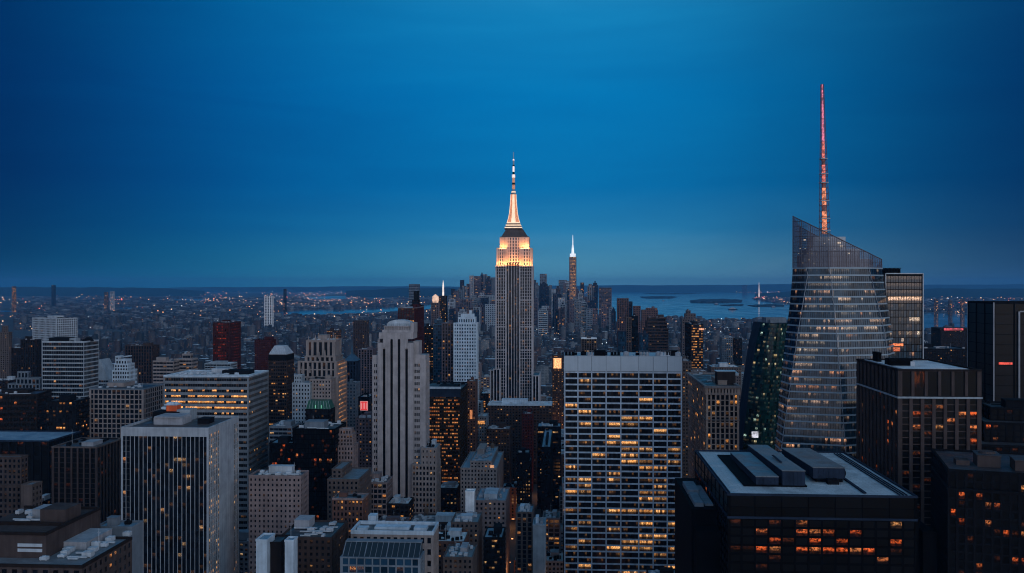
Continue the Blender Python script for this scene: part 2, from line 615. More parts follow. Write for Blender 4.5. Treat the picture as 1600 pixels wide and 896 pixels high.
def clutter(root, rng, x0, x1, y0, y1, z, wk, dens=1.0, tank=None, roofk='rgrey', big=True):
    w, d = x1 - x0, y1 - y0
    if w < 6 or d < 6:
        return
    taken = []

    def spot(sw, sd):
        for _ in range(12):
            a = rng.uniform(x0 + .8, max(x0 + .9, x1 - sw - .8))
            b = rng.uniform(y0 + .8, max(y0 + .9, y1 - sd - .8))
            if a + sw > x1 - .5 or b + sd > y1 - .5:
                continue
            if all(a + sw < t[0] - .3 or a > t[2] + .3 or b + sd < t[1] - .3 or b > t[3] + .3 for t in taken):
                taken.append((a, b, a + sw, b + sd))
                return a, b
        return None
    if big:
        bw, bd, bh = w * rng.uniform(.25, .5), d * rng.uniform(.3, .5), rng.uniform(3, 6)
        p = spot(bw, bd)
        if p:
            m = MB()
            m.box(p[0], p[1], z, p[0] + bw, p[1] + bd, z + bh)
            m.box(p[0] - .2, p[1] - .2, z + bh, p[0] + bw + .2, p[1] + bd + .2, z + bh + .35)
            m.box(p[0] + bw * .4, p[1] - .06, z, p[0] + bw * .4 + 1.1, p[1] + .1, z + 2.2)
            m.build('bulkhead', wm(wk), root)
    um = rng.choice([wm('steel'), wm('grey'), wm('pale'), wm('dark')])
    for _ in range(int(dens * rng.randint(3, 6))):
        sw, sd, sh = rng.uniform(1.5, 4.5), rng.uniform(1.5, 4), rng.uniform(1, 2.4)
        p = spot(sw, sd)
        if p:
            m = MB()
            a, b = p
            m.box(a, b, z + .3, a + sw, b + sd, z + .3 + sh)
            m.box(a + .2, b + .2, z, a + .5, b + sd - .2, z + .3)
            m.box(a + sw - .5, b + .2, z, a + sw - .2, b + sd - .2, z + .3)
            m.cyl(a + sw / 2, b + sd / 2, min(sw, sd) * .32, min(sw, sd) * .32, z + .3 + sh, z + .55 + sh, 8)
            m.build('air_unit', um, root)
    # ducts
    for _ in range(int(dens * 2)):
        L = rng.uniform(4, max(5, w * .5))
        p = spot(L, .8)
        if p:
            m = MB()
            m.box(p[0], p[1], z + .5, p[0] + L, p[1] + .8, z + 1.2)
            m.build('duct', um, root)
    if tank if tank is not None else rng.random() < .4:
        p = spot(5, 5)
        if p:
            water_tank(root, p[0] + 2.5, p[1] + 2.5, z, rng.uniform(1.7, 2.3))
    if rng.random() < .4 * dens:
        p = spot(1, 1)
        if p:
            m = MB()
            h = rng.uniform(5, 12)
            m.cyl(p[0], p[1], .14, .08, z, z + h, 5)
            m.bar((p[0] - 1, p[1], z + h * .8), (p[0] + 1, p[1], z + h * .8), .06)
            m.build('antenna', wm('steel'), root)


# ------------------------------------------------------------------ hero lots
HEROES = []     # (footprint polygon in world xy, px0, px1, ytop, Y)
LABELS_USED = {}


class Lot:
    """front face between pixel columns x0..x1 at depth Y (of the corner nearest VPX)"""

    def __init__(s, x0, x1, Y, xs=None, d=None, rot=0.0):
        th = GA + math.radians(rot)
        s.u = (math.cos(th), -math.sin(th))
        s.d = (math.sin(th), math.cos(th))
        s.Y = Y
        right = (x0 + x1) / 2 < VPX          # building left of the vanishing point: right side seen
        if xs is not None:
            right = xs > x1
        if right:
            C = (kx(x1) * Y, Y)
            w = -solve(C, s.u, x0)
            s.o = (C[0] - s.u[0] * w, C[1] - s.u[1] * w)
        else:
            C = (kx(x0) * Y, Y)
            w = solve(C, s.u, x1)
            s.o = C
        if d is None:
            d = solve(C, s.d, xs) if xs is not None else 30
            if not (8 < d < 160):
                d = min(max(abs(d), 12), 90)
        s.w, s.D, s.rz = w, d, -th

    def lx(s, px, ly=0.0):
        o = (s.o[0] + s.d[0] * ly, s.o[1] + s.d[1] * ly)
        return solve(o, s.u, px)

    def lz(s, y, ly=0.0):
        return zat(y, s.o[1] + s.u[1] * s.w * .5 + s.d[1] * ly)

    def corners(s):
        o, u, d = s.o, s.u, s.d
        return [(o[0] + u[0] * a + d[0] * b, o[1] + u[1] * a + d[1] * b) for a, b in ((0, 0), (s.w, 0), (s.w, s.D), (0, s.D))]


def st(**k):
    return k


STY = dict(
    masonry=st(wall='tan', bay=3.4, floor=3.7, pier=.55, span=.5, rel=.25, p=.05),
    ribbed=st(wall='tan', bay=3.0, floor=3.9, pier=.38, span=.18, rel=.7, srel=.2, p=.06),
    bands=st(wall='bluegrey', bay=4.5, floor=3.9, pier=.04, span=.42, rel=.25, srel=.45, p=.05),
    grid=st(wall='grid_white', bay=3.2, floor=3.8, pier=.3, span=.35, rel=.5, p=.06),
    glass=st(wall='dark', bay=1.8, floor=3.9, pier=.10, span=.12, rel=.15, p=.05),
    slab=st(wall='brown', bay=5, floor=4, pier=.2, span=.3, rel=.3, p=.05),
)


def sty(base, **k):
    d = dict(STY[base])
    d.update(k)
    return d


def hero(name, label, x0, x1, ytop, Y, style, xs=None, d=None, rot=0.0, tiers=None, roof='rgrey', cl=1.0, seed=None, panes=0, tank=False,
         par=1.1, cat='building', zbase=0.0, faces='FLR', capk=None, clw=None):
    lot = Lot(x0, x1, Y, xs, d, rot)
    rng = random.Random(hash((x0, ytop)) & 0xffff if seed is None else seed)
    root = thing(name, label, cat, (lot.o[0], lot.o[1], 0), lot.rz)
    root.location.z = 0
    Wm, G, Rm = MB(), MB(), MB()
    Cm = MB() if capk else None
    lit = litdef(rng, style)
    pl = [] if panes else None
    zt = lot.lz(ytop)
    tops = []
    if tiers is None:
        tiers = [(x0, x1, ytop, 0, 0)]
    zprev = zbase
    for t in tiers:
        tx0, tx1, ty, fi, bi = t[:5]
        s2 = dict(style)
        if len(t) > 5:
            s2.update(t[5])
        a, b = lot.lx(tx0, fi), lot.lx(tx1, fi)
        z1 = lot.lz(ty, fi)
        lt = litdef(rng, s2) if len(t) > 5 and ('p' in t[5] or 'dim' in t[5]) else lit
        box_tier(Wm, G, a, b, fi, lot.D - bi, zprev, z1, s2, lt, root, pl, panes, roofm=Rm, faces=faces, par=par, capm=Cm)
        tops.append((a, b, fi, lot.D - bi, z1))
        zprev = z1
    Wm.build('wall', wm(style['wall']), root)
    if Cm:
        Cm.build('parapet', wm(capk), root)
    Rm.build('roof', rm(roof), root)
    if G.f:
        g = G.build('window_glass' if not panes else 'windows', gm(style.get('glass', 'std')), root)
        g['kind'] = 'stuff'
    a, b, y0, y1, z1 = tops[-1]
    if cl > 0:
        clutter(root, rng, a + 1, b - 1, y0 + 1, y1 - 1, z1 + .15, clw or style['wall'], cl, tank, roof)
    HEROES.append((lot.corners(), ytop, Y))
    return root, lot, tops


# ------------------------------------------------------------------ ground, water, hills
ground_mat, n = new_mat('ground')
g = n('ShaderNodeNewGeometry').outputs['Position']
n1 = n('ShaderNodeTexNoise', Vector=g, Scale=0.0011, Detail=8.0, Roughness=0.65)
n2 = n('ShaderNodeTexNoise', Vector=g, Scale=0.02, Detail=4.0)
cc = n.ramp(n1.outputs[0], [(0.35, (.018, .024, .022)), (0.5, (.035, .036, .040)), (0.7, (.075, .072, .075))])
cc = n.mix(.5, cc, n.ramp(n2.outputs[0], [(0.3, (.02, .02, .022)), (0.7, (.075, .075, .08))]))
p = n('ShaderNodeBsdfPrincipled', Base_Color=cc, Roughness=.8)
finish(ground_mat, n, p.outputs[0])
m = MB()
m.quad((-90000, -3000, 0), (90000, -3000, 0), (90000, 90000, 0), (-90000, 90000, 0))
o = m.build('ground', ground_mat)
o['kind'] = 'structure'

water_mat, n = new_mat('water')
g = n('ShaderNodeNewGeometry').outputs['Position']
mp = n('ShaderNodeMapping', i0=g)
mp.inputs['Scale'].default_value = (0.004, 0.0016, 0.01)
n1 = n('ShaderNodeTexNoise', Vector=mp.outputs[0], Scale=1.0, Detail=6.0, Roughness=.6, Distortion=.6)
rr = n.ramp(n1.outputs[0], [(0.35, 0.05), (0.65, 0.16)])
n2 = n('ShaderNodeTexNoise', Vector=g, Scale=0.05, Detail=4.0)
bp = n('ShaderNodeBump', Height=n2.outputs[0], Strength=.05, Distance=.3)
p = n('ShaderNodeBsdfPrincipled', Base_Color=(.03, .07, .10, 1), Roughness=rr, Normal=bp.outputs[0])
p.inputs['Specular IOR Level'].default_value = 0.5
finish(water_mat, n, p.outputs[0])


def gpt(px, y, z=0.0):
    Y = (CAMZ - z) * F / (y - HZ)
    return (kx(px) * Y, Y, z)


def jag(pts, rng, amp, step=6.0):
    out = []
    for i in range(len(pts)):
        (ax, ay), (bx, by) = pts[i], pts[(i + 1) % len(pts)]
        L = max(1, int(abs(bx - ax) / step))
        for q in range(L):
            t = q / L
            out.append((ax + (bx - ax) * t, ay + (by - ay) * t + rng.uniform(-amp, amp)))
    return out


WATERPX = []


def sheet(name, pts, mat, z, amp=.3, seed=1, kind='structure'):
    rng = random.Random(seed)
    q = jag(pts, rng, amp)
    if name == 'water':
        WATERPX.append(q)
    vs = [gpt(a, b, z) for a, b in q]
    me = bpy.data.meshes.new(name)
    me.from_pydata(vs, [], [tuple(range(len(vs)))])
    me.materials.append(mat)
    o = bpy.data.objects.new(name, me)
    COL.objects.link(o)
    if me.polygons[0].normal.z < 0:
        me.flip_normals()
    o['kind'] = kind
    return o


# upper bay and the river beyond the towers on the right
sheet('water', [(930, 453.6), (1060, 454.2), (1130, 456), (1175, 459), (1190, 463), (1178, 468), (1215, 474), (1260, 480), (1330, 484), (1400, 488), (1470, 490), (1540, 491), (1640, 490),
                (1640, 516), (1540, 520), (1480, 524), (1400, 520), (1300, 512), (1240, 508), (1190, 504), (1120, 503), (1060, 500), (1020, 505), (985, 512), (940, 512), (925, 480)], water_mat, .6, .35, 3)
# east river and the bays on the left
sheet('water', [(428, 487.5), (470, 485.0), (530, 483.4), (585, 481.6), (640, 478.0), (700, 475.0), (700, 481.5), (640, 486.0), (585, 489.2), (540, 491.0), (480, 493.0), (440, 492.0)], water_mat, .6, .25, 4)
sheet('water', [(470, 465.0), (520, 462.8), (560, 462.0), (562, 465.8), (530, 467.6), (495, 468.2)], water_mat, .6, .1, 5)
sheet('water', [(560, 456.8), (600, 455.2), (660, 454.4), (720, 454.6), (720, 459.6), (680, 461.0), (640, 460.0), (612, 462.5), (600, 466.5), (575, 465.5), (585, 461.0)], water_mat, .6, .12, 6)
sheet('water', [(262, 467.6), (290, 466.8), (330, 467.6), (345, 469), (310, 470), (275, 469.3)], water_mat, .6, .1, 7)
sheet('water', [(160, 481.6), (195, 480.2), (240, 480.6), (238, 482.6), (195, 483.2), (165, 484.0)], water_mat, .6, .1, 8)
sheet('water', [(-20, 485.5), (26, 485.8), (27, 487.6), (-20, 487.8)], water_mat, .6, .1, 9)

# islands and piers in the bay
land_mat = wall_mat('dark_land', (.035, .042, .045), scale=.004, streak=False)


def island(pts, h, seed, label):
    rng = random.Random(seed)
    q = jag(pts, rng, .12, 4)
    base = [gpt(a, b, .8) for a, b in q]
    k = len(base)
    vs = base + [(x, y, h * rng.uniform(.5, 1.2)) for x, y, z in base]
    fs = [tuple(range(k, 2 * k))] + [(i, (i + 1) % k, k + (i + 1) % k, k + i) for i in range(k)]
    me = bpy.data.meshes.new('island')
    me.from_pydata(vs, [], fs)
    me.materials.append(land_mat)
    me.update()
    o = bpy.data.objects.new('island', me)
    COL.objects.link(o)
    o['kind'] = 'structure'
    return o


island([(1000, 464.4), (1020, 463.6), (1045, 463.8), (1058, 464.8), (1050, 466.2), (1030, 466.8), (1005, 466.4)], 14, 1, '')
island([(1078, 471.5), (1100, 469.2), (1130, 468.8), (1160, 470.2), (1158, 472.6), (1130, 473.4), (1095, 473.6), (1080, 473.2)], 20, 2, '')
island([(1125, 477.2), (1150, 476.2), (1162, 476.6), (1160, 477.8), (1135, 478.2)], 8, 3, '')
island([(1168, 477.8), (1200, 476.6), (1225, 477.2), (1225, 479.0), (1180, 479.4)], 10, 4, '')
island([(1005, 459.2), (1040, 458.7), (1080, 458.6), (1100, 459.1), (1080, 460.0), (1030, 460.3)], 12, 5, '')
island([(1010, 456.8), (1080, 456.2), (1120, 456.9), (1080, 457.5)], 14, 6, '')


# hills along the horizon: one strip each, real distance and height
def hills(x0, x1, Y, prof, seed, c):
    rng = random.Random(seed)
    m = MB()
    K = 90
    ph = [rng.uniform(0, 6.28) for _ in range(6)]
    prev = None
    for i in range(K + 1):
        t = i / K
        px = x0 + (x1 - x0) * t
        yy = np.interp(t, [a for a, b in prof], [b for a, b in prof])
        yy += sum(math.sin(t * f * 6.28 + p) * a for f, p, a in zip((3, 7, 13, 29, 47), ph, (.35, .25, .15, .12, .08)))
        h = max(5, zat(yy, Y))
        pts = [(kx(px) * (Y - 2500), Y - 2500, 0), (kx(px) * Y, Y, h), (kx(px) * (Y + 2500), Y + 2500, 0)]
        if prev:
            m.quad(prev[0], pts[0], pts[1], prev[1])
            m.quad(prev[1], pts[1], pts[2], prev[2])
        prev = pts
    o = m.build('hills', wall_mat('hill_woods', c, scale=.002, streak=False))
    o['kind'] = 'structure'


hills(-60, 320, 26000, [(0, 450.5), (.3, 448.5), (.5, 449.5), (.75, 449.4), (1, 455)], 1, (.03, .045, .04))
hills(120, 900, 42000, [(0, 451), (.2, 449.6), (.45, 448.2), (.8, 447.5), (1, 447.0)], 2, (.03, .045, .04))
hills(820, 1700, 40000, [(0, 447), (.2, 446.2), (.5, 444.2), (.75, 445.2), (1, 445.0)], 3, (.03, .045, .04))
hills(1180, 1750, 22000, [(0, 458), (.3, 452.0), (.6, 451.2), (1, 450.2)], 4, (.03, .04, .04))
hills(540, 760, 24000, [(0, 455), (.4, 450.4), (.7, 450.6), (1, 452)], 5, (.03, .04, .04))

# haze
hz, n = new_mat('haze')
pv = n('ShaderNodeVolumePrincipled', Color=(.11, .44, .85, 1), Density=0.000024)
pv.inputs['Anisotropy'].default_value = 0.0
ho = n('ShaderNodeOutputMaterial')
n.nt.links.new(pv.outputs[0], ho.inputs['Volume'])
m = MB()
m.box(-46000, -2500, -1, 46000, 46000, 600)
o = m.build('haze', hz)
o['kind'] = 'stuff'

# ================================================================== landmark: tall floodlit tower
def flood(parent, name, loc, target, sx, sy, power, color):
    l = bpy.data.lights.new(name, 'AREA')
    l.shape = 'RECTANGLE'
    l.size, l.size_y = sx, sy
    l.energy = power
    l.color = color
    ob = bpy.data.objects.new(name, l)
    COL.objects.link(ob)
    ob.parent = parent
    ob.location = loc
    ob.rotation_euler = (Vector(target) - Vector(loc)).to_track_quat('-Z', 'Y').to_euler()
    return ob


def make_landmark():
    Y = 1275.0
    lot = Lot(766, 842, Y, d=62)
    root = thing('skyscraper', 'tallest stepped limestone skyscraper with orange floodlit crown and glowing needle mast', 'skyscraper',
                 (lot.o[0], lot.o[1], 0), lot.rz)
    HEROES.append((lot.corners(), 237, Y))
    Wm, G, Rm = MB(), MB(), MB()
    rng = random.Random(5)
    S = st(wall='esb', bay=3.75, floor=4.3, pier=.24, span=.0, rel=.8, srel=.12, p=.03, lo=.1, hi=.4, glass='std', post=1.0)
    Sw = dict(S, span=.12, srel=.05)
    X_ = lambda px, ly=0: lot.lx(px, ly)
    Z_ = lambda y, ly=0: lot.lz(y, ly)
    lit = litdef(rng, S)
    # low shoulder blocks, then the shaft: two wings and a centre standing back
    box_tier(Wm, G, X_(771), X_(836.5), 0, 58, 0, Z_(640), S, lit, roofm=Rm)
    box_tier(Wm, G, X_(771), X_(781), 1.5, 56, Z_(640), Z_(578), S, lit, roofm=Rm)
    box_tier(Wm, G, X_(832), X_(842), 1.5, 56, 0, Z_(588), S, lit, roofm=Rm)
    box_tier(Wm, G, X_(766), X_(771.4), 4.5, 52, 0, Z_(580), S, lit, roofm=Rm)
    zc = Z_(415, 7)
    box_tier(Wm, G, X_(775, 7), X_(790.5, 7), 7, 50, 0, zc, Sw, lit, cap=False, faces='FL')
    box_tier(Wm, G, X_(812, 7), X_(831.5, 7), 7, 50, 0, zc, Sw, lit, cap=False, faces='FR')
    box_tier(Wm, G, X_(790.6, 9), X_(811.9, 9), 9.2, 48, 0, Z_(411, 9), S, lit, cap=False, faces='F')
    # thin ledges across the wings where the photo shows bright lines
    for yy in (470, 511, 532, 548, 561):
        z = Z_(yy, 7)
        Wm.box(X_(774.6, 7), 5.9, z, X_(790.8, 7), 6.6, z + .9)
        Wm.box(X_(811.6, 7), 5.9, z, X_(831.9, 7), 6.6, z + .9)
    Wm.build('wall', wm('esb'), root)
    G.build('window_glass', gm('std'), root)['kind'] = 'stuff'
    # crown, lit by floodlights that stand on the ledges
    C, G2 = MB(), MB()
    S2 = st(wall='esb', bay=3.6, floor=4.3, pier=.52, span=.30, rel=.75, srel=.35, p=.0, glass='tower', post=2.0)
    z1 = Z_(388.5, 9)
    z2 = Z_(371, 9)
    box_tier(C, G2, X_(776.6, 9), X_(791, 9), 8.6, 48, zc, z1, S2, lit, roofm=Rm, faces='FL', par=.8)
    box_tier(C, G2, X_(813, 9), X_(830, 9), 8.6, 48, zc, z1, S2, lit, roofm=Rm, faces='FR', par=.8)
    box_tier(C, G2, X_(791.1, 9), X_(812.9, 9), 10.4, 46, zc - 3, z2, S2, lit, cap=False, faces='F')
    S3 = dict(S2, pier=.85, span=.8)
    box_tier(C, G2, X_(781.6, 10), X_(791, 10), 11, 44, z1, z2, S3, lit, cap=False, faces='FL')
    box_tier(C, G2, X_(813, 10), X_(825.8, 10), 11, 44, z1, z2, S3, lit, cap=False, faces='FR')
    C.build('crown', wall_mat('crown_stone', (.40, .37, .34)), root)
    G2.build('crown_window', gm('tower'), root)['kind'] = 'stuff'
    # dark sloping cap
    D = MB()
    a0, a1 = X_(781.5, 10), X_(826.2, 10)
    zt = Z_(358.5, 16)
    D.box(a0, 10.5, z2, a1, 45, z2 + 1.0)
    D.taper((a0 + 1.5, 12, a1 - 1.5, 43, z2 + 1.0), (a0 + 7.5, 18, a1 - 8.5, 38, zt))
    for q in range(9):
        xx = a0 + 3 + q * (a1 - a0 - 6) / 8
        D.bar((xx, 11.6, z2 + 1), (a0 + 7.5 + q * (a1 - a0 - 16) / 8, 17.7, zt), .28)
    D.build('crown_cap', wm('tan_dark'), root)
    # lit rings
    cxm = X_(802.3, 25)
    cy = 27.0
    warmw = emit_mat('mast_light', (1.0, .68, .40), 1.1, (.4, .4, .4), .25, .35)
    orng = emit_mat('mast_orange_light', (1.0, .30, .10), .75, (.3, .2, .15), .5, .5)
    dk = wm('dark')
    zz = zt
    ring = MB()
    rd = MB()
    for i, r in enumerate((12.2, 10.8, 9.4)):
        h = (Z_(347.5, 20) - zt) / 3
        rd.box(cxm - r, cy - r * .8, zz, cxm + r, cy + r * .8, zz + h * .55)
        ring.box(cxm - r + .3, cy - r * .8 + .3, zz + h * .55, cxm + r - .3, cy + r * .8 - .3, zz + h)
        zz += h
    rd.build('mast_ledge', wm('tan_dark'), root)
    ring.build('light_band', warmw, root)
    # the mast: flared winged base, glowing centre strip
    M1, M2, M3 = MB(), MB(), MB()
    ys = [347.5, 341, 333, 322, 312, 303.5]
    rs = [8.6, 6.9, 5.6, 4.6, 4.0, 3.6]
    for i in range(5):
        za, zb = Z_(ys[i], 20), Z_(ys[i + 1], 20)
        ra, rb = rs[i], rs[i + 1]
        M1.taper((cxm - ra, cy - ra * .5, cxm + ra, cy + ra * .5, za), (cxm - rb, cy - rb * .5, cxm + rb, cy + rb * .5, zb))
        M2.taper((cxm - ra * .36, cy - ra * .5 - .9, cxm + ra * .36, cy + ra * .5 + .9, za), (cxm - rb * .4, cy - rb * .5 - .9, cxm + rb * .4, cy + rb * .5 + .9, zb))
        for sx in (-1, 1):
            M3.bar((cxm + sx * ra * 1.03, cy - ra * .5, za), (cxm + sx * rb * 1.03, cy - rb * .5, zb), .35)
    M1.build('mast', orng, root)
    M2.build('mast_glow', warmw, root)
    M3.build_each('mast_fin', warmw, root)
    A = MB()
    zb = Z_(303.5, 20)
    zc2 = Z_(295, 20)
    A.cyl(cxm, cy, 3.9, 3.3, zb, zb + 2.6, 12)
    A.cyl(cxm, cy, 3.0, 1.6, zb + 4.4, zc2, 12)
    A.build('mast_top', wm('grey'), root)
    L = MB()
    L.cyl(cxm, cy, 3.2, 3.0, zb + 2.6, zb + 4.4, 12)
    L.build('beacon_drum', warmw, root)
    # antenna: stacked sections, some glowing
    seg = [(295, 288, 1.7, 'o'), (288, 285, 2.1, 'd'), (285, 277, 1.5, 'o'), (277, 272, 1.9, 'w'), (272, 268, 1.2, 'd'), (268, 259, 1.1, 'w'), (259, 257, 1.3, 'd'), (257, 250, .8, 'g'), (250, 248, 1.0, 'w'), (248, 237, .35, 'g')]
    mats = dict(o=emit_mat('antenna_amber', (1, .45, .22), .7, (.1, .05, .05), .6, 1.2), d=dk, w=emit_mat('antenna_white', (1, .85, .78), 1.1, (.3, .3, .3), .4, 1.2), g=wm('steel'))
    for y0, y1, r, k in seg:
        q = MB()
        q.cyl(cxm, cy, r, r * .9, Z_(y0, 20), Z_(y1, 20), 8)
        for a in range(4):
            an = a * math.pi / 2 + .4
            q.bar((cxm + r * 1.25 * math.cos(an), cy + r * 1.25 * math.sin(an), Z_(y0, 20)), (cxm + r * 1.15 * math.cos(an), cy + r * 1.15 * math.sin(an), Z_(y1, 20)), .12)
        q.build('antenna_section', mats[k], root)
    Rm.build_each('roof', rm('rdark'), root)
    # floodlights on the ledges: fixtures and their light
    fx = MB()
    oc = (1.0, .29, .065)
    wc = (1.0, .34, .09)

    def row(xa, xb, ly, z, H, power, colr, side='F'):
        if side == 'F':
            L_ = xb - xa
            flood(root, 'floodlight', ((xa + xb) / 2, ly - 5.0, z - 1), ((xa + xb) / 2, ly + 1.0, z + H * 1.1), L_ * .95, 1.2, power, colr)
            k = max(2, int(L_ / 4))
            for i in range(k):
                x = xa + (i + .5) * L_ / k
                fx.box(x - .5, ly - 4.4, z - 1.1, x + .5, ly - 3.6, z - .3)
        else:
            s_ = 1 if side == 'R' else -1
            flood(root, 'floodlight', (ly + s_ * 3.2, (xa + xb) / 2, z), (ly - s_ * 1.5, (xa + xb) / 2, z + H), 1.2, (xb - xa) * .95, power, colr)
    row(X_(776, 9), X_(791, 9), 8.6, zc + .5, 12, 8200, wc)
    row(X_(813, 9), X_(830.5, 9), 8.6, zc + .5, 12, 10000, wc)
    row(X_(791, 9), X_(813, 9), 10.4, zc + 1.5, 20, 14000, oc)
    row(X_(782, 9), X_(790, 9), 11, z1 + 1.2, 9, 6500, wc)
    row(X_(814, 9), X_(826, 9), 11, z1 + 1.2, 9, 8000, wc)
    row(9, 47, X_(830, 20), zc + .5, 12, 18000, wc, 'R')
    row(9, 47, X_(776.6, 20), zc + .5, 12, 18000, wc, 'L')
    fx.build_each('floodlight_fixture', wm('dark'), root)
    # slim ledge under the crown
    b = MB()
    b.box(X_(774.6, 7), 4.0, zc - 2.2, X_(790.8, 7), 8.6, zc - 1.4)
    b.box(X_(811.8, 7), 4.0, zc - 2.2, X_(832, 7), 8.6, zc - 1.4)
    b.build_each('ledge', wm('esb'), root)


make_landmark()


# ================================================================== landmark: faceted glass tower with slanted screens and lit spire
def make_glass_tower():
    Y = 640.0
    root = thing('glass_tower', 'faceted glass tower with curved floor bands, slanted top screen and red lit spire', 'skyscraper', (kx(1300) * Y, Y, 0), 0.0)
    ox, oy = kx(1300) * Y, Y
    HEROES.append(([(kx(1205) * Y, Y - 12), (kx(1400) * Y, Y - 12), (kx(1400) * Y + 10, Y + 60), (kx(1205) * Y, Y + 60)], 335, Y))
    K = 46
    fh = 4.95
    zb = zat(418, Y)
    nfl = 58

    def prof(z):
        y = HZ + (CAMZ - z) * F / Y
        xl = np.interp(y, [335, 430, 480, 520, 600, 700, 900], [1240, 1238.5, 1234, 1229, 1220, 1211, 1203])
        xr = np.interp(y, [335, 418, 440, 480, 520, 600, 700, 900], [1377, 1378, 1380, 1386, 1393, 1402, 1408, 1410])
        return xl, xr, y

    def pt(t, z, out=0.0):
        xl, xr, y = prof(z)
        # the kink between the left facet and the front slides to the left going down
        k = np.interp(y, [335, 440, 520, 620, 700], [.13, .17, .11, .07, .05])
        k2 = np.interp(y, [335, 420, 520, 620], [.84, .86, .93, .97])
        bul = np.interp(y, [335, 420, 520, 700], [4, 6, 14, 24])
        # flat facets that meet in slanted creases
        c = np.interp(y, [335, 430, 560, 700], [.36, .42, .50, .56])
        bul += 10
        dep = np.interp(t, [0, k, c, k2, 1.0], [0, bul * .66, bul, bul * .62, -4.0])
        px = xl + (xr - xl) * t
        yy = Y + 12 - dep
        yy -= out
        xx = kx(px) * (Y + 12 - dep)
        xx += (t - .5) * 2 * out * .8
        return (xx - ox, yy - oy, z)
    G, B, Mu = MB(), MB(), MB()
    rng = random.Random(12)
    floors = []
    z = zb
    for j in range(nfl):
        floors.append((z - fh, z))
        z -= fh
        if z < 2:
            break
    glow = {}
    # lit rooms, and faint whitish patches that paint reflections as glow: (floor index, t0, t1, level, tone)
    spots = [(0, .40, .62, .10, 1), (1, .40, .62, .14, 1), (2, .42, .66, .10, 1), (5, .55, .7, .14, 1), (6, .52, .68, .12, 1), (15, .2, .35, .12, 1), (18, .45, .7, .08, 1), (20, .1, .3, .10, 1), (2, .22, .40, .45, .9), (5, .2, .42, .18, .9), (1, .30, .55, .55, .8), (2, .18, .5, .18, .9), (3, .78, .90, .4, .5), (3, .25, .42, .5, .4), (4, .15, .25, .35, .3), (4, .50, .62, .8, .7),
             (6, .10, .14, .6, .3), (7, .35, .62, .55, .6), (7, .80, .95, .5, .6), (8, .28, .55, 1.0, .55), (8, .55, .68, .45, .9), (8, .74, .86, .7, .8), (9, .12, .3, .5, .7), (10, .14, .36, .25, 1),
             (11, .11, .32, .55, .9), (12, .11, .3, .2, 1), (13, .10, .26, .45, .7), (14, .08, .18, .8, .3), (14, .42, .56, .7, .1), (15, .07, .16, .7, .2), (16, .12, .5, .35, .1),
             (18, .2, .42, .45, .6), (19, .03, .12, .6, .3), (21, .28, .42, .3, .4), (23, .40, .60, .9, .25), (24, .04, .15, .95, .25), (25, .03, .18, .95, .2), (27, .4, .5, .6, .3)]
    for j, (z0, z1) in enumerate(floors):
        for i in range(K):
            t0, t1 = i / K, (i + 1) / K
            tm = (t0 + t1) / 2
            # sky reflections painted into the pane tone as soft patches
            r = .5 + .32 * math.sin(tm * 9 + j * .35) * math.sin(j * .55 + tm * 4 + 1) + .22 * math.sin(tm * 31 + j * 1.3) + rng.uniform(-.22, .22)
            r = min(1, max(0, r - (.45 if tm < .13 else 0)))  # shade of the left facet put into its pane colour
            lv, tn = 0.0, .5
            for (fj, a, b, l, to) in spots:
                if fj == j and a <= tm <= b and rng.random() < .85:
                    lv, tn = l * rng.uniform(.35, 1.0), to
            if lv == 0 and rng.random() < .07:
                lv, tn = rng.uniform(.05, .35), rng.uniform(.1, .9)
            elif lv == 0 and rng.random() < .5:
                lv, tn = rng.uniform(.0, .03), .9
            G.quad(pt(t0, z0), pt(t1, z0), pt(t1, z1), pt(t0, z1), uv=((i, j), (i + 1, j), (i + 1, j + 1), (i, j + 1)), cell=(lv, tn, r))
            # spandrel band, proud of the glass
            a, b = pt(t0, z1 - 1.0, .45), pt(t1, z1 - 1.0, .45)
            c, d = pt(t1, z1, .45), pt(t0, z1, .45)
            B.quad(a, b, c, d)
            B.quad(d, c, pt(t1, z1), pt(t0, z1))
            B.quad(pt(t0, z1 - 1.0), pt(t1, z1 - 1.0), b, a)
            p0, p1 = pt(t0, z0, .12), pt(t0, z1, .12)
            Mu.bar(p0, p1, .10, k=4)
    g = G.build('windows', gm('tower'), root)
    g['kind'] = 'stuff'
    # slanted edges where the facets of the skin meet
    E = MB()
    for a0, a1 in (([.15, .17, .11, .05], None), ([.845, .86, .93, .97], None), ([.40, .42, .475, .56], None)):
        prev = None
        for y_, t_ in zip((400, 430, 520, 700), a0):
            p_ = pt(t_, min(zb, zat(y_, Y)), .5)
            if prev and prev != p_:
                E.bar(prev, p_, .22)
            prev = p_
    E.build('facet_edge', wm('grey'), root)
    B.build('floor_band', wall_mat('floor_band', (.24, .33, .40), rough=.4, var=.2, streak=False), root)
    Mu.build('mullion', wm('dark'), root)
    # sides, back and floor plates
    Bd = MB()
    depth = 46.0
    for z0, z1 in floors[::1]:
        for t, s in ((0.0, -1), (1.0, 1)):
            a, b = pt(t, z0), pt(t, z1)
            sh = depth * .36 - s * 7
            a2, b2 = (a[0] + sh, a[1] + depth, z0), (b[0] + sh, b[1] + depth, z1)
            Bd.quad(a, a2, b2, b) if s > 0 else Bd.quad(a2, a, b, b2)
    top = [pt(i / K, zb) for i in range(K + 1)]
    Bd.poly(top + [(top[-1][0] + depth * .36 - 7, top[-1][1] + depth, zb), (top[0][0] + depth * .36 + 7, top[0][1] + depth, zb)])
    Bd.build('side_wall', wall_mat('side_glass', (.03, .04, .055), rough=.2, streak=False), root)
    # a few panes that stand for themselves
    cnt = 0
    # slanted screen
    m, nn = new_mat('screen_glass')
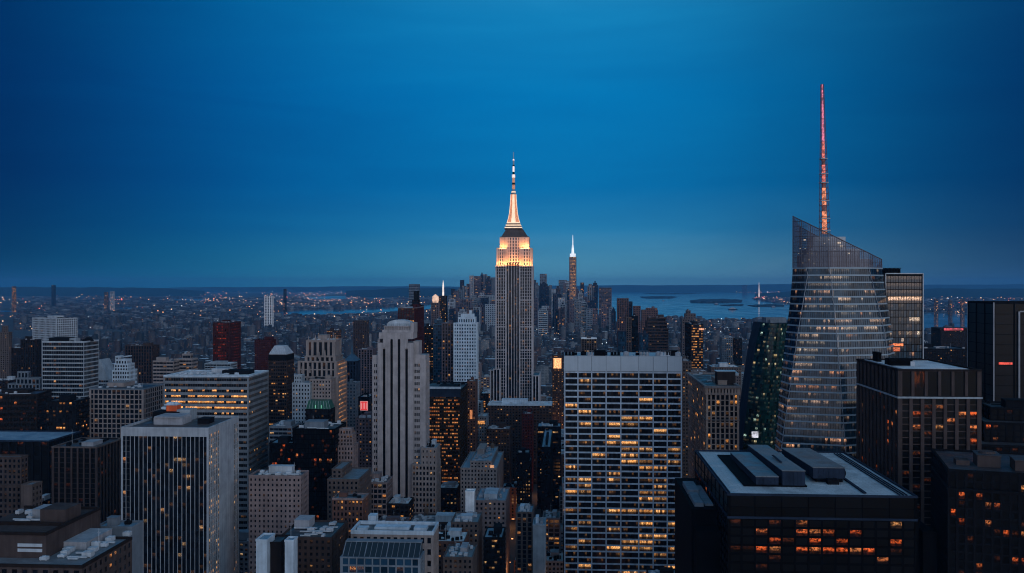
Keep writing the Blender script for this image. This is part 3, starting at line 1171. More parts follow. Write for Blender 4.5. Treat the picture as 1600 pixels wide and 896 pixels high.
    tr = nn('ShaderNodeBsdfTransparent', Color=(.75, .8, .86, 1))
    gl = nn('ShaderNodeBsdfPrincipled', Base_Color=(.12, .09, .11, 1), Roughness=.25)
    mx = nn('ShaderNodeMixShader', i0=.42)
    nn.nt.links.new(tr.outputs[0], mx.inputs[1])
    nn.nt.links.new(gl.outputs[0], mx.inputs[2])
    finish(m, nn, mx.outputs[0])
    Sg, Sm = MB(), MB()
    KS = 40

    def ztop(t):
        return zat(335.5 + (404.5 - 335.5) * t ** .93, Y)
    for back in (0, 1):
        def q(t, z):
            a = pt(t, zb)
            if back:
                return (a[0] + 26 * .36 + (.5 - t) * 8, a[1] + 26, z)
            f = (z - zb) / (zat(335, Y) - zb)
            return (a[0] + (1 - t) * f * 1.0, a[1] + f * 3, z)
        for i in range(KS):
            t0, t1 = i / KS, (i + 1) / KS
            zz0, zz1 = ztop(t0) - back * 6, ztop(t1) - back * 6
            Sg.quad(q(t0, zb), q(t1, zb), q(t1, zz1), q(t0, zz0))
            w = .16 if i % 4 else .3
            Sm.bar(q(t0, zb), q(t0, zz0), w)
            Sm.bar(q(t0, zz0), q(t1, zz1), .34)
            k = 1
            while zb + k * 3.6 < max(zz0, zz1) - .5:
                zz = zb + k * 3.6
                if zz < min(zz0, zz1):
                    Sm.bar(q(t0, zz), q(t1, zz), .12 if k % 3 else .2)
                k += 1
        Sm.bar(q(1, zb), q(1, ztop(1)), .35)
    # side screens joining front and back
    for t in (0.0, 1.0):
        a = pt(t, zb)
        hz0 = ztop(t)
        for k in range(7):
            f0, f1 = k / 7, (k + 1) / 7
            A0 = (a[0] + (26 * .36 + (.5 - t) * 8) * f0, a[1] + 26 * f0, zb)
            A1 = (a[0] + (26 * .36 + (.5 - t) * 8) * f1, a[1] + 26 * f1, zb)
            Sg.quad(A0, A1, (A1[0], A1[1], hz0 - 6 * f1), (A0[0], A0[1], hz0 - 6 * f0))
            Sm.bar(A0, (A0[0], A0[1], hz0 - 6 * f0), .16)
    Sg.build('screen', m, root)
    Sm.build('screen_frame', wall_mat('frame_metal', (.22, .19, .20), rough=.5, streak=False, metallic=.5), root)
    # inner machine storeys behind the screens
    I, IL = MB(), MB()
    lx = lambda px: kx(px) * (Y + 14) - ox
    I.box(lx(1262), 10, zb, lx(1340), 26, zat(388, Y))
    I.box(lx(1268), 10, zat(388, Y), lx(1318), 24, zat(369, Y))
    I.box(lx(1340), 12, zb, lx(1362), 26, zat(404, Y))
    I.box(lx(1254), 12, zb, lx(1263), 26, zat(398, Y))
    for px in range(1266, 1340, 6):
        I.box(lx(px), 9.4, zb, lx(px) + .5, 10, zat(390, Y))
    I.build('plant_room', wm('steel'), root)
    rng2 = random.Random(3)
    for px, yy, w in ((1246, 388, .7), (1249, 396, .5), (1254, 388, .5), (1262, 384, .6), (1252, 375, 1.5), (1305, 380, 2.2), (1309, 385, 1.6), (1321, 396, 1.2), (1284, 380, .6), (1244, 396, .5),
                      (1250, 411, .7), (1260, 406, .6), (1268, 412, .7), (1290, 374, .8), (1300, 390, .5), (1258, 396, .4), (1264, 396, .5), (1272, 397, .4)):
        IL = MB()
        IL.box(lx(px), 8.8, zat(yy, Y), lx(px) + w, 9.2, zat(yy, Y) + w * .5)
        IL.build('work_light', emit_mat('work_light', (1, .72, .5), 1.3), root)
    # spire
    zs0, zs1 = zat(366, Y + 16), zat(132, Y + 16)
    sx0, sx1 = kx(1288.5) * (Y + 16) - ox, kx(1284.6) * (Y + 16) - ox
    sy = 16.0
    segs = 26
    legs = MB()
    glows = []
    for i in range(segs):
        f0, f1 = i / segs, (i + 1) / segs
        z0, z1 = zs0 + (zs1 - zs0) * f0, zs0 + (zs1 - zs0) * f1
        w0, w1 = 2.9 * (1 - f0) + .8 * f0, 2.9 * (1 - f1) + .8 * f1
        xa, xb = sx0 + (sx1 - sx0) * f0, sx0 + (sx1 - sx0) * f1
        for ax, ay in ((-1, -1), (1, -1), (1, 1), (-1, 1)):
            legs.bar((xa + ax * w0, sy + ay * w0, z0), (xb + ax * w1, sy + ay * w1, z1), .17)
        for (ax, ay), (bx, by) in (((-1, -1), (1, -1)), ((1, -1), (1, 1)), ((-1, 1), (-1, -1)), ((1, 1), (-1, 1))):
            legs.bar((xa + ax * w0, sy + ay * w0, z0), (xa + bx * w0, sy + by * w0, z0), .13)
            legs.bar((xa + ax * w0, sy + ay * w0, z0), (xb + bx * w1, sy + by * w1, z1), .10)
        if i in (11, 12, 16, 21) and False:
            continue
        q = MB()
        kk = .46
        q.taper((xa - w0 * kk, sy - w0 * kk, xa + w0 * kk, sy + w0 * kk, z0 + .02), (xb - w1 * kk, sy - w1 * kk, xb + w1 * kk, sy + w1 * kk, z1 - .02))
        key = ('spire_amber', (1, .30, .14), 1.2) if i < 9 else (('spire_coral', (1, .22, .18), 1.2) if i < 16 else ('spire_pink', (1, .24, .40), 1.1))
        if i in (4, 8, 12):
            key = ('spire_dim', (.8, .2, .2), .12)
        q.build('spire_light', emit_mat(*key, (.1, .05, .05), .85, .5), root)
    legs.build('spire_frame', wall_mat('spire_steel', (.20, .10, .10), streak=False), root)
    rings = MB()  # service platforms
    for f in (.02, .10, .22, .34, .40, .50):
        z0 = zs0 + (zs1 - zs0) * f
        w0 = 2.9 * (1 - f) + .8 * f
        xa = sx0 + (sx1 - sx0) * f
        rings.box(xa - w0 - .5, sy - w0 - .5, z0, xa + w0 + .5, sy + w0 + .5, z0 + .5)
    rings.build_each('spire_platform', wm('steel'), root)
    # lower roof on the right: dark facet, louvred block and glazed front
    S = sty('glass', wall='dark', glass='tower', bay=1.9, floor=4.95, pier=.12, span=.10, p=.05, tone=.7, rowp=.03)
    W2, G2, R2 = MB(), MB(), MB()
    rngb = random.Random(9)
    xa, xb = kx(1383) * 665 - ox, kx(1441) * 665 - ox
    z1 = zat(431, 665)
    lt = litdef(rngb, S)

    def lt2(face, i, j, nx, nz):
        k = nz - 1 - j
        if face == 'F' and k == 3 and .05 < i / nx < .95:
            return (1.0, .55, .5)
        if face == 'F' and k == 6 and .62 < i / nx < .92:
            return (.7, .8, rngb.random())
        if face == 'F' and k < 3:
            return (.06, .6, .5)
        if face == 'F' and rngb.random() < .25:
            return (rngb.uniform(.01, .05), .8, rngb.random())
        return lt(face, i, j, nx, nz)
    box_tier(W2, G2, xa, xb, 25, 62, 0, z1, S, lt2, roofm=R2, par=1.5)
    W2.build('wing_wall', wm('black'), root)
    G2.build('wing_windows', gm('tower'), root)['kind'] = 'stuff'
    R2.build('wing_roof', rm('rlight'), root)
    f = MB()
    # dark facet between body and wing, leaning
    f.hexa([(kx(1396) * 650 - ox, 12, 0), (xa + 2, 24, 0), (xa + 2, 60, 0), (kx(1376) * 650 - ox, 60, 0),
            (kx(1362) * 650 - ox, 14, z1 + .4), (xa + .5, 24.6, z1 + .4), (xa + .5, 60, z1 + .4), (kx(1362) * 650 - ox, 60, z1 + .4)])
    f.build('dark_facet', wall_mat('facet_glass', (.012, .014, .02), rough=.12, streak=False), root)
    l = MB()
    xl0, xl1 = kx(1354) * 668 - ox, kx(1408) * 668 - ox
    zl0, zl1 = z1 + .5, zat(419.5, 668)
    l.box(xl0 + .4, 28.5, zl0, xl1 - .4, 40, zl1 - .4)
    k = 26
    for i in range(k):
        x = xl0 + (xl1 - xl0) * i / k
        l.box(x, 27.6, zl0, x + .35, 28.4, zl1)
    l.box(xl0, 27.5, zl1, xl1, 41, zl1 + .3)
    l.build('louvre_block', wm('dark'), root)
    e = MB()
    e.box(xa - .3, 23.8, 0, xa + .3, 24.5, z1 + 1.6)
    e.box(xb - .1, 23.8, 0, xb + .6, 24.5, z1 + 1.6)
    e.box(xa + .4, 23.9, z1 + 1.1, xb - .2, 24.5, z1 + 1.9)
    e.build('wing_edge', wm('steel'), root)


make_glass_tower()


# ================================================================== distant slender lit tower
def make_far_tower():
    Y = 5200.0
    lot = Lot(889.6, 900.4, Y, d=40)
    root = thing('skyscraper', 'slender distant skyscraper with white glowing top and spire rising over the downtown cluster', 'skyscraper',
                 (lot.o[0], lot.o[1], 0), lot.rz)
    HEROES.append((lot.corners(), 367, Y))
    Wm, G, Rm = MB(), MB(), MB()
    S = st(wall='purple', bay=6, floor=8, pier=.4, span=.35, rel=1.0, p=.85, glass='gold', lo=.3, hi=.9, post=3)
    lit = litdef(random.Random(4), S)
    box_tier(Wm, G, 0, lot.w, 0, 38, 0, lot.lz(402), S, lit, roofm=Rm)
    Wm.build('wall', wm('purple'), root)
    G.build('window_glass', gm('gold'), root)['kind'] = 'stuff'
    Rm.build('roof', rm('rdark'), root)
    w = emit_mat('white_crown', (.85, .92, 1.0), .95, (.6, .6, .6), .35, .03)
    cx, cy = lot.w / 2, 19
    m = MB()
    Z_ = lot.lz
    r = lot.w * .42
    m.box(cx - r, cy - r, Z_(402) + 1.5, cx + r, cy + r, Z_(396.5))
    m.build('crown', w, root)
    m = MB()
    m.taper((cx - 8, cy - 8, cx + 8, cy + 8, Z_(396.5)), (cx - 4.5, cy - 4.5, cx + 4.5, cy + 4.5, Z_(383)))
    m.cyl(cx, cy, 3.2, 1.1, Z_(383), Z_(367), 8)
    m.build('spire', w, root)


make_far_tower()

# ================================================================== named buildings, near to far
# --- the wide tower of white framed windows, right of the middle
LITMAP = {3: '00001000', 4: '00000010', 5: '12001230', 6: '21303330', 7: '30302020', 8: '20130030', 9: '00300010'}


def white_grid_map(i, j, nx, nz, rng):
    k = nz - 1 - j
    c = i / nx
    p = .07 + .38 * math.exp(-((c - .58) / .20) ** 2) * (1 if k > 5 else .5) + (.25 if .72 < c < .92 else 0) + (.15 if c < .2 else 0)
    if k in (13, 22, 17, 24, 28):
        p += .3
    if k < 3 or k in (9, 10, 23):
        p *= .3
    # neighbours in one bay share their light
    b = int(c * 8)
    r = random.Random(k * 31 + b * 7 + 5).random()
    if r < p:
        return rng.choice((.0, .25, .5, .75, .9))
    return .0


S = st(wall='grid_white', bay=3.1, floor=5.35, pier=.0, span=.40, rel=.55, srel=.35, p=0, glass='gold', map=white_grid_map, post=.8, lo=.2, tone=.35)


def white_grid():
    Y = 760.0
    lot = Lot(882.5, 1064.5, Y, d=42)
    root = thing('office_tower', 'broad white office tower with eight bays of dark windows and a blank pale top storey', 'office tower', (lot.o[0], lot.o[1], 0), lot.rz)
    HEROES.append((lot.corners(), 557, Y))
    Wm = MB()
    zt = lot.lz(557)
    zw = lot.lz(581)
    pxs = [882.5, 903, 924.5, 947, 970, 998, 1020.5, 1042.5, 1064.5]
    xs = [lot.lx(p) for p in pxs]
    Wm.box(0, 0, 0, lot.w, lot.D, zt - .05)
    nfl = 34
    fh = (lot.lz(581) - lot.lz(896)) / 32.6
    rng = random.Random(77)
    frame, stuffG = MB(), MB()
    for k, x in enumerate(xs):
        hw = .48
        a, b = (x - hw, x + hw)
        a, b = max(a, -.6), min(b, lot.w + .6)
        frame.box(a, -.75, 0, b, 0, zw + .2)
    nrow = int(zw / fh)
    count = 0
    for r in range(nrow):
        zb = zw - (r + 1) * fh
        zs = zb + fh
        frame.box(-.5, -.32, zs - fh * .25, lot.w + .5, 0, zs)
        for b in range(8):
            xa, xb = xs[b] + .55, xs[b + 1] - .55
            z0, z1 = zb, zs - fh * .25
            n_ = 6 if b != 4 else 8
            cells = []
            cb = white_grid_map(int((b + .5)), nrow - 1 - r, 8, nrow, rng)
            lv = 0
            c = (b + .5) / 8
            lv = cb
            if count < 100:
                # one bay of one storey: its own window, a strip of panes
                w = MB()
                for q in range(n_):
                    x0, x1 = xa + (xb - xa) * q / n_, xa + (xb - xa) * (q + 1) / n_
                    l = lv * rng.choice((.3, .8, 1, 1, .1)) if lv else (rng.uniform(.02, .1) if rng.random() < .15 else 0)
                    w.quad((x0 + .06, -.06, z0), (x1 - .06, -.06, z0), (x1 - .06, -.06, z1), (x0 + .06, -.06, z1), uv=((q, r), (q + 1, r), (q + 1, r + 1), (q, r + 1)), cell=(l, rng.gauss(.4, .2), rng.random()))
                w.build('window', gm('gold'), root)
                count += 1
            else:
                for q in range(n_):
                    x0, x1 = xa + (xb - xa) * q / n_, xa + (xb - xa) * (q + 1) / n_
                    l = lv * rng.choice((.3, .8, 1, 1, .1)) if lv else (rng.uniform(.02, .1) if rng.random() < .15 else 0)
                    stuffG.quad((x0 + .06, -.06, z0), (x1 - .06, -.06, z0), (x1 - .06, -.06, z1), (x0 + .06, -.06, z1), uv=((q, r), (q + 1, r), (q + 1, r + 1), (q, r + 1)), cell=(l, rng.gauss(.4, .2), rng.random()))
    stuffG.build('windows', gm('gold'), root)['kind'] = 'stuff'
    frame.build('window_frame', wm('grid_white'), root)
    # blank top storey of eight panels
    P = MB()
    for b in range(8):
        P.box(xs[b] + (.14 if b else -.6), -1.0, zw + .35, xs[b + 1] - (.14 if b < 7 else -.6), 0, zt)
    P.box(-.6, .01, zw + .35, -.02, lot.D, zt)
    P.box(lot.w + .02, .01, zw + .35, lot.w + .6, lot.D, zt)
    P.build('parapet', wall_mat('pale_panel', (.34, .41, .47), rough=.6, var=.10), root)
    # sides
    Gs = MB()
    S2 = st(wall='grid_white', bay=3.3, floor=fh, pier=.3, span=.36, rel=.3, p=.12, glass='gold')
    W2 = MB()
    for face, o_, u_, n_, wd in (('R', (lot.w, 0), (0, 1), (1, 0), lot.D), ('L', (0, lot.D), (0, -1), (-1, 0), lot.D)):
        facade(W2, Gs, face, o_, u_, n_, wd, zw - nrow * fh, zw, S2, litdef(rng, S2))
    W2.build('side_frame', wm('grid_white'), root)
    Gs.build('side_windows', gm('gold'), root)['kind'] = 'stuff'
    Wm.build('wall', wm('dark'), root)
    Rf = MB()
    Rf.box(.2, .2, zt - .05, lot.w - .2, lot.D - .2, zt + .25)
    Rf.build('roof', rm('rlight'), root)
    # window washing cradles and cooling units on the roof's front edge
    u = rng
    for px, kind in ((890, 'fan'), (912, 'tank'), (937, 'box'), (962, 'fan'), (979, 'tank'), (1007, 'fan'), (1030, 'tank'), (1051, 'box'), (900, 'rail'), (925, 'fan'), (1000, 'rail'), (945, 'tank'), (1040, 'fan'), (1060, 'tank')):
        x = lot.lx(px)
        y0 = u.uniform(2, 6)
        m = MB()
        if kind == 'box':
            m.box(x - 4.4, y0 - 1.5, zt + .3, x + 4.4, y0 + 5, zt + 4.3)
            m.box(x - 4.7, y0 - 1.7, zt + 4.3, x + 4.7, y0 + 5.2, zt + 4.6)
        elif kind == 'fan':
            for q in (-2.6, 0, 2.6):
                m.cyl(x + q, y0, 1.1, 1.1, zt + .9, zt + 3.0, 12)
                m.cyl(x + q, y0, .7, .7, zt + 3.0, zt + 3.4, 10)
            m.box(x - 3.9, y0 - 1.3, zt + .3, x + 3.9, y0 + 1.3, zt + .9)
            m.bar((x - 4, y0 - 1.4, zt + .3), (x - 4, y0 - 1.4, zt + 4.4), .1)
            m.bar((x + 4, y0 - 1.4, zt + .3), (x + 4, y0 - 1.4, zt + 4.4), .1)
            m.bar((x - 4, y0 - 1.4, zt + 4.2), (x + 4, y0 - 1.4, zt + 4.2), .1)
        elif kind == 'tank':
            m.cyl(x, y0 + 1, 2.4, 2.4, zt + .3, zt + 2.9, 14)
            m.cyl(x, y0 + 1, 2.4, .8, zt + 2.9, zt + 3.7, 14)
        else:
            m.bar((x - 5, y0 - 1.5, zt + 1.6), (x + 5, y0 - 1.5, zt + 1.6), .09)
            for q in range(5):
                m.bar((x - 5 + q * 2.5, y0 - 1.5, zt + .2), (x - 5 + q * 2.5, y0 - 1.5, zt + 1.6), .07)
            m.box(x - 3, y0 + 3, zt + .3, x + 1, y0 + 6, zt + 2.3)
        m.build('roof_unit', wm(rng.choice(('dark', 'grey', 'black', 'steel'))), root)


white_grid()


# --- stepped limestone tower left of the middle, four dark slots and an arched top
def slot_tower():
    Y = 900.0
    lot = Lot(580.5, 664, Y, d=30)
    root = thing('stone_tower', 'tall pale stone tower with four long dark window slots and a rounded top', 'tower', (lot.o[0], lot.o[1], 0), lot.rz)
    HEROES.append((lot.corners(), 500, Y))
    rng = random.Random(21)
    W_, G, Rm, Sl = MB(), MB(), MB(), MB()
    X_ = lot.lx
    Z_ = lot.lz
    S = st(wall='limestone', bay=3.2, floor=6.2, pier=.42, span=.45, rel=.3, p=.05, post=1.2, lo=.1, hi=.6)
    lit = litdef(rng, S)
    # wings
    for a, b, yt in ((581, 592, 557), (646, 664, 556)):
        xa, xb = X_(a), X_(b)
        fw = X_(592) - X_(584) if a < 600 else X_(656) - X_(646.5)
        z1 = Z_(yt)
        W_.box(xa, 3, 0, xb, 28, z1)
        # window strip on the wing's front
        x0 = X_(583.2) if a < 600 else X_(646.4)
        x1 = X_(591.5) if a < 600 else X_(655.5)
        pr = (3, 3 - .3)
        facade(W_, G, 'F', (x0, 3), (1, 0), (0, -1), x1 - x0, 0, z1 - 6.5, dict(S, bay=(x1 - x0) / 3, floor=5.9, pier=.36, span=.5), lit)
        W_.box(xa, 2.6, 0, x0, 3.01, z1)
        W_.box(x1, 2.6, 0, xb, 3.01, z1) if a > 600 else None
        W_.box(x0, 2.62, z1 - 6.4, x1, 3.01, z1 - .02)
        if a > 600:
            facade(W_, G, 'R', (xb, 3), (0, 1), (1, 0), 25, 0, z1 - 4, S, lit)
        else:
            facade(W_, G, 'L', (xa, 28), (0, -1), (-1, 0), 25, 0, z1 - 4, S, lit)
        Rm.box(xa + .4, 3.4, z1, xb - .4, 27.6, z1 + .2)
        W_.box(xa - .15, 2.5, z1, xb + .15, 3.1, z1 + .9)
    # shoulder behind the shaft
    W_.box(X_(644), 6, 0, X_(652.5), 26, Z_(534))
    W_.box(X_(588), 6, 0, X_(592), 26, Z_(530))
    # shaft: piers with slots between; slots stop at an arch
    z1 = Z_(520)
    x0, x1 = X_(590), X_(646)
    W_.box(x0, 1.2, 0, x1, 27, Z_(536))
    slots = [(600.4, 546), (612.0, 531), (623.6, 531), (635.4, 546)]
    edges = [590] + [q for s, _ in slots for q in (s - 2.2, s + 1.8)] + [646]
    for i in range(0, len(edges), 2):
        W_.box(X_(edges[i]), -.0, 0, X_(edges[i + 1]), 1.2, Z_(536 if i in (0, 8) else 530))
    for s, yt in slots:
        xa, xb = X_(s - 2.2), X_(s + 1.8)
        zt = Z_(yt)
        Sl.box(xa, .9, 0, xb, 1.19, zt)
        # arched head
        W_.box(xa, .02, zt + 1.5, xb, 1.2, Z_(530) - .02)
        cx = (xa + xb) / 2
        hw = (xb - xa) / 2
        for q in range(5):
            t0, t1 = q / 5, (q + 1) / 5
            h0 = 1.5 * math.sqrt(1 - t1 * t1)
            for sgn in (-1, 1):
                a0, a1 = sorted((cx + sgn * hw * t0, cx + sgn * hw * t1))
                W_.box(a0, .03, zt + h0, a1, 1.2, zt + 1.5)
        for j in range(60):
            z = zt - 3 - j * 3.7
            if z < 2:
                break
            Sl.box(xa, .84, z, xb, .92, z + .5)
        if s == 612:
            pass
    W_.box(X_(592), .3, Z_(530), X_(645), 26, z1 - .01)
    W_.box(X_(596.5), 2.0, z1, X_(644), 24, Z_(516))
    # colonnade storey
    zc0, zc1 = Z_(516), Z_(511)
    W_.box(X_(600), 4.5, zc0, X_(642), 22, zc1)
    for i in range(11):
        xx = X_(600) + (X_(637) - X_(600)) * i / 10
        W_.box(xx - .5, 3.2, zc0, xx + .5, 4.4, zc1)
    W_.box(X_(598.5), 2.8, zc1, X_(643), 23, Z_(509.6))
    W_.box(X_(641), 1.4, zc0 - 2.5, X_(646), 24, Z_(505))
    W_.build('wall', wm('limestone'), root)
    Sl.build('window_slot', gm('black'), root)
    G.build('windows', gm('gold'), root)['kind'] = 'stuff'
    Rm.build('roof', rm('rgrey'), root)
    # rounded metal top
    D = MB()
    cx0, cx1 = X_(603), X_(641)
    z0 = Z_(509.6)
    h = Z_(500.5) - z0
    k = 14
    prev = None
    for i in range(k + 1):
        a = math.pi * i / k
        x = (cx0 + cx1) / 2 - (cx1 - cx0) / 2 * math.cos(a)
        z = z0 + h * math.sin(a) ** .7
        if prev:
            D.quad((prev[0], 5, prev[1]), (x, 5, z), (x, 21, z), (prev[0], 21, prev[1]))
            D.quad((prev[0], 5, z0), (x, 5, z0), (x, 5, z), (prev[0], 5, prev[1]))
            D.bar((x, 4.9, z), (x, 21, z), .18)
        prev = (x, z)
    for i in range(9):
        x = cx0 + 3 + i * 2.1
        D.box(x, 3.6, z0, x + 1.1, 4.7, z0 + 2.4)
    D.build('vaulted_roof', wm('pale'), root)
    # lower wing on the right with gridded windows
    W3, G3, R3 = MB(), MB(), MB()
    S3 = st(wall='limestone', bay=3.6, floor=5.1, pier=.42, span=.42, rel=.3, p=.05, post=1.2, glass='std')
    l3 = litdef(rng, S3)
    box_tier(W3, G3, X_(645.5), X_(683), -6, 24, 0, Z_(727, -6), S3, l3, roofm=R3)
    box_tier(W3, G3, X_(660), X_(683), -5.5, 20, Z_(727, -6), Z_(701, -6), dict(S3, pier=.7, span=.6), l3, roofm=R3)
    box_tier(W3, G3, X_(566), X_(580.4), 4, 30, 0, Z_(742), S3, l3, roofm=R3)
    W3.build('annex_wall', wm('tan'), root)
    G3.build('annex_windows', gm('std'), root)['kind'] = 'stuff'
    R3.build('annex_roof', rm('rblue'), root)
    clutter(root, rng, X_(662), X_(681), -4, 18, Z_(701, -6) + .2, 'pale', 1.2, False)


slot_tower()

# --- big grey finned tower, lower left
S = st(wall='fin', bay=2.95, floor=3.75, pier=.10, span=.0, rel=.45, srel=.1, p=.05, glass='std', post=.8, lo=.05, hi=.7, tone=.7,
       bias=lambda a, b, f: (2.2 if abs(a - .75) < .18 and abs(b - .82) < .10 else 1) * (1.6 if a < .12 and b > .5 else 1) * (.4 if .25 < b < .4 else 1) * (2.5 if f == 'R' else 1), pier_side=.1)
S['blank'] = 'R'
root, lot, tops = hero('office_tower', 'grey office tower with thin white vertical fins and a brown flat roof', 190.5, 325, 671.5, 625, S, xs=372, roof='rbrown', cl=0, par=1.6, capk='fin', panes=100)
w_, d_, zt = lot.w, lot.D, tops[-1][4]
m, g = MB(), MB()
lit = litdef(random.Random(8), st(p=.5, lo=.05, hi=.8, tone=.5))
facade(m, g, 'R', (w_, 0), (0, 1), (1, 0), d_ * .34, 0, zt - 3, st(bay=3.1, floor=3.75, pier=.3, span=.1, rel=.6), lit)
lit = litdef(random.Random(9), st(p=.15, lo=.1, hi=.6))
facade(m, g, 'R', (w_, d_ * .82), (0, 1), (1, 0), d_ * .18, 0, zt - 3, st(bay=3.4, floor=3.75, pier=.3, span=.1, rel=.6), lit)
m.box(w_, d_ * .34 + .2, 0, w_ + .8, d_ * .82 - .2, zt - .2)
m.box(w_, .3, zt - 3, w_ + .5, d_ - .3, zt - .13)
m.box(-.4, -.5, zt - 4.6, w_ + .4, 0.0, zt - .14)
m.build('side_wall', wm('fin'), root)
g.build('side_windows', gm('gold'), root)['kind'] = 'stuff'
# roof plant: long grey drum house, red water box, white hut, dark unit
rx = lambda px, ly: lot.lx(px, ly)
m = MB()
m.box(rx(238, 18), 20, zt + .2, rx(283, 18), 36, zt + 5)
m.box(rx(240, 18), 19, zt + 5, rx(281, 18), 37, zt + 6)
m.build_each('bulkhead', wm('grey'), root)
m = MB()
m.box(rx(276, 40), 40, zt + .2, rx(297, 40), 52, zt + 8)
m.box(rx(284, 40), 39.9, zt + 3.5, rx(286.5, 40), 40.05, zt + 6)
m.build('roof_hut', wm('panel'), root)
m = MB()
m.box(rx(236, 36), 38, zt + .2, rx(277, 36), 50, zt + 6.5)
m.build('lift_house', wm('dark'), root)
m = MB()
m.box(rx(260, 42), 42, zt + 6.6, rx(276.5, 42), 49, zt + 10.8)
m.build('water_box', wm('orange'), root)
m = MB()
m.box(rx(257, 42), 41.5, zt + 10.9, rx(277, 42), 49.5, zt + 11.5)
m.cyl(rx(264, 42), 45, 3.2, 2.6, zt + 11.5, zt + 12.9, 12)
m.cyl(rx(273, 42), 45, 1.6, 1.2, zt + 11.5, zt + 13.2, 12)
m.box(rx(252, 42), 42, zt + 8, rx(259, 42), 48, zt + 9.6)
m.build('water_box_lid', wm('bluewhite'), root)
m = MB()
m.box(rx(312, 30), 26, zt + .2, rx(330, 30), 36, zt + 3.4)
m.box(rx(313, 30), 25, zt + 3.4, rx(330, 30), 36.5, zt + 3.9)
m.build_each('air_unit', wm('dark'), root)

# --- black glass building with bluish roof, lower right (the camera looks down on its roof)
S = st(wall='black', bay=6.1, floor=4.15, pier=.16, span=.26, rel=.35, p=.10, glass='black', post=1.0, lo=.35, hi=1.0, tone=.15,
       bias=lambda a, b, f: (2.9 if .12 < a < .95 and b > .86 else (1.2 if .4 < a < .6 and b > .72 else .15)) if f == 'F' else .3)
root, lot, tops = hero('office_block', 'black glass office block with pale blue roof and three big sloping machine housings', 1138, 1432, 776, 432, S, d=114, roof='rlight', cl=0, par=.9, capk='navy', seed=55,
                       tiers=[(1138, 1432, 812, 0, 0), (1138, 1432, 776, .2, 0, dict(p=0, dim=0, pier=.03, span=.05, bay=12, floor=7, bias=None))], panes=72)
zt = tops[-1][4]
w_, d_ = lot.w, lot.D
X_ = lambda px, ly: lot.lx(px, ly)


def housing(xa, xb, ya, yb, z0, z1, z2, key, name='machine_housing', top='rblue'):
    m = MB()
    m.hexa([(xa, ya, z0), (xb, ya, z0), (xb, yb, z0), (xa, yb, z0), (xa, ya, z1), (xb, ya, z1), (xb, yb, z2), (xa, yb, z2)])
    for q in range(1, 5):
        y = ya + (yb - ya) * q / 5
        z = z1 + (z2 - z1) * q / 5
        m.box(xa - .05, y - .1, z0, xa + .1, y + .1, z + .1)
        m.box(xa, y - .08, z, xb, y + .08, z + .14)
    for q in range(1, 6):
        x = xa + (xb - xa) * q / 6
        m.box(x - .07, ya - .12, z0, x + .07, ya + .02, z1 - .1)
    o = m.build(name, wm(key), root)
    t = MB()
    t.hexa([(xa - .2, ya - .2, z1 + .02), (xb + .2, ya - .2, z1 + .02), (xb + .2, yb + .2, z2 + .02), (xa - .2, yb + .2, z2 + .02),
            (xa - .2, ya - .2, z1 + .35), (xb + .2, ya - .2, z1 + .35), (xb + .2, yb + .2, z2 + .35), (xa - .2, yb + .2, z2 + .35)])
    t.build('housing_lid', rm(top), o)
    return o


b = MB()
b.box(X_(1163, 18), 19, zt + .16, X_(1262, 18), 100, zt + .9)
b.build('plinth', wm('black'), root)
housing(X_(1180, 22), X_(1215, 22), 20, 92, zt + .9, zt + 4.6, zt + 3.6, 'navy', top='rgrey')
housing(X_(1219, 24), X_(1254, 24), 19, 106, zt + .9, zt + 7.8, zt + 5.4, 'navy', top='rgrey')
housing(X_(1267, 34), X_(1316, 34), 30, 98, zt + 2.2, zt + 7.4, zt + 5.2, 'navy', top='rgrey')
b = MB()
b.box(X_(1267, 34) + 2, 32, zt + .2, X_(1316, 40) - 2, 100, zt + 2.2)
b.box(X_(1290, 30), 25.5, zt + .2, X_(1307, 30), 29.5, zt + 2.6)
for q in range(6):
    b.bar((X_(1290, 30) + q * 1.2, 25.2, zt + .2), (X_(1290, 30) + q * 1.2, 25.2, zt + 3.4), .08)
b.build_each('air_unit', wm('dark'), root)
b = MB()
pr = None
for q in range(9):
    a = math.pi * q / 8 - math.pi / 2
    p_ = (X_(1316, 34) + 2.6 * math.cos(a), 35 + q * .8, zt + 4 + 2.4 * math.sin(a))
    if pr:
        b.bar(pr, p_, .45, k=8)
    pr = p_
b.build('duct', wm('dark'), root)
b = MB()
b.box(X_(1209, 55), 40, zt + 7.9, X_(1211, 55) + .4, 60, zt + 8.3)
b.box(X_(1345, 10), 6, zt + .3, X_(1345, 10) + 1.4, d_ - 6, zt + .9)
for q in range(3):
    b.box(w_ - 6.5 + q * 1.6, 3, zt + .3, w_ - 6.1 + q * 1.6, d_ - 3, zt + .75)
b.box(.9, 3, zt + .3, 1.5, d_ - 3, zt + .8)
b.build('roof_rail', wm('navy'), root)
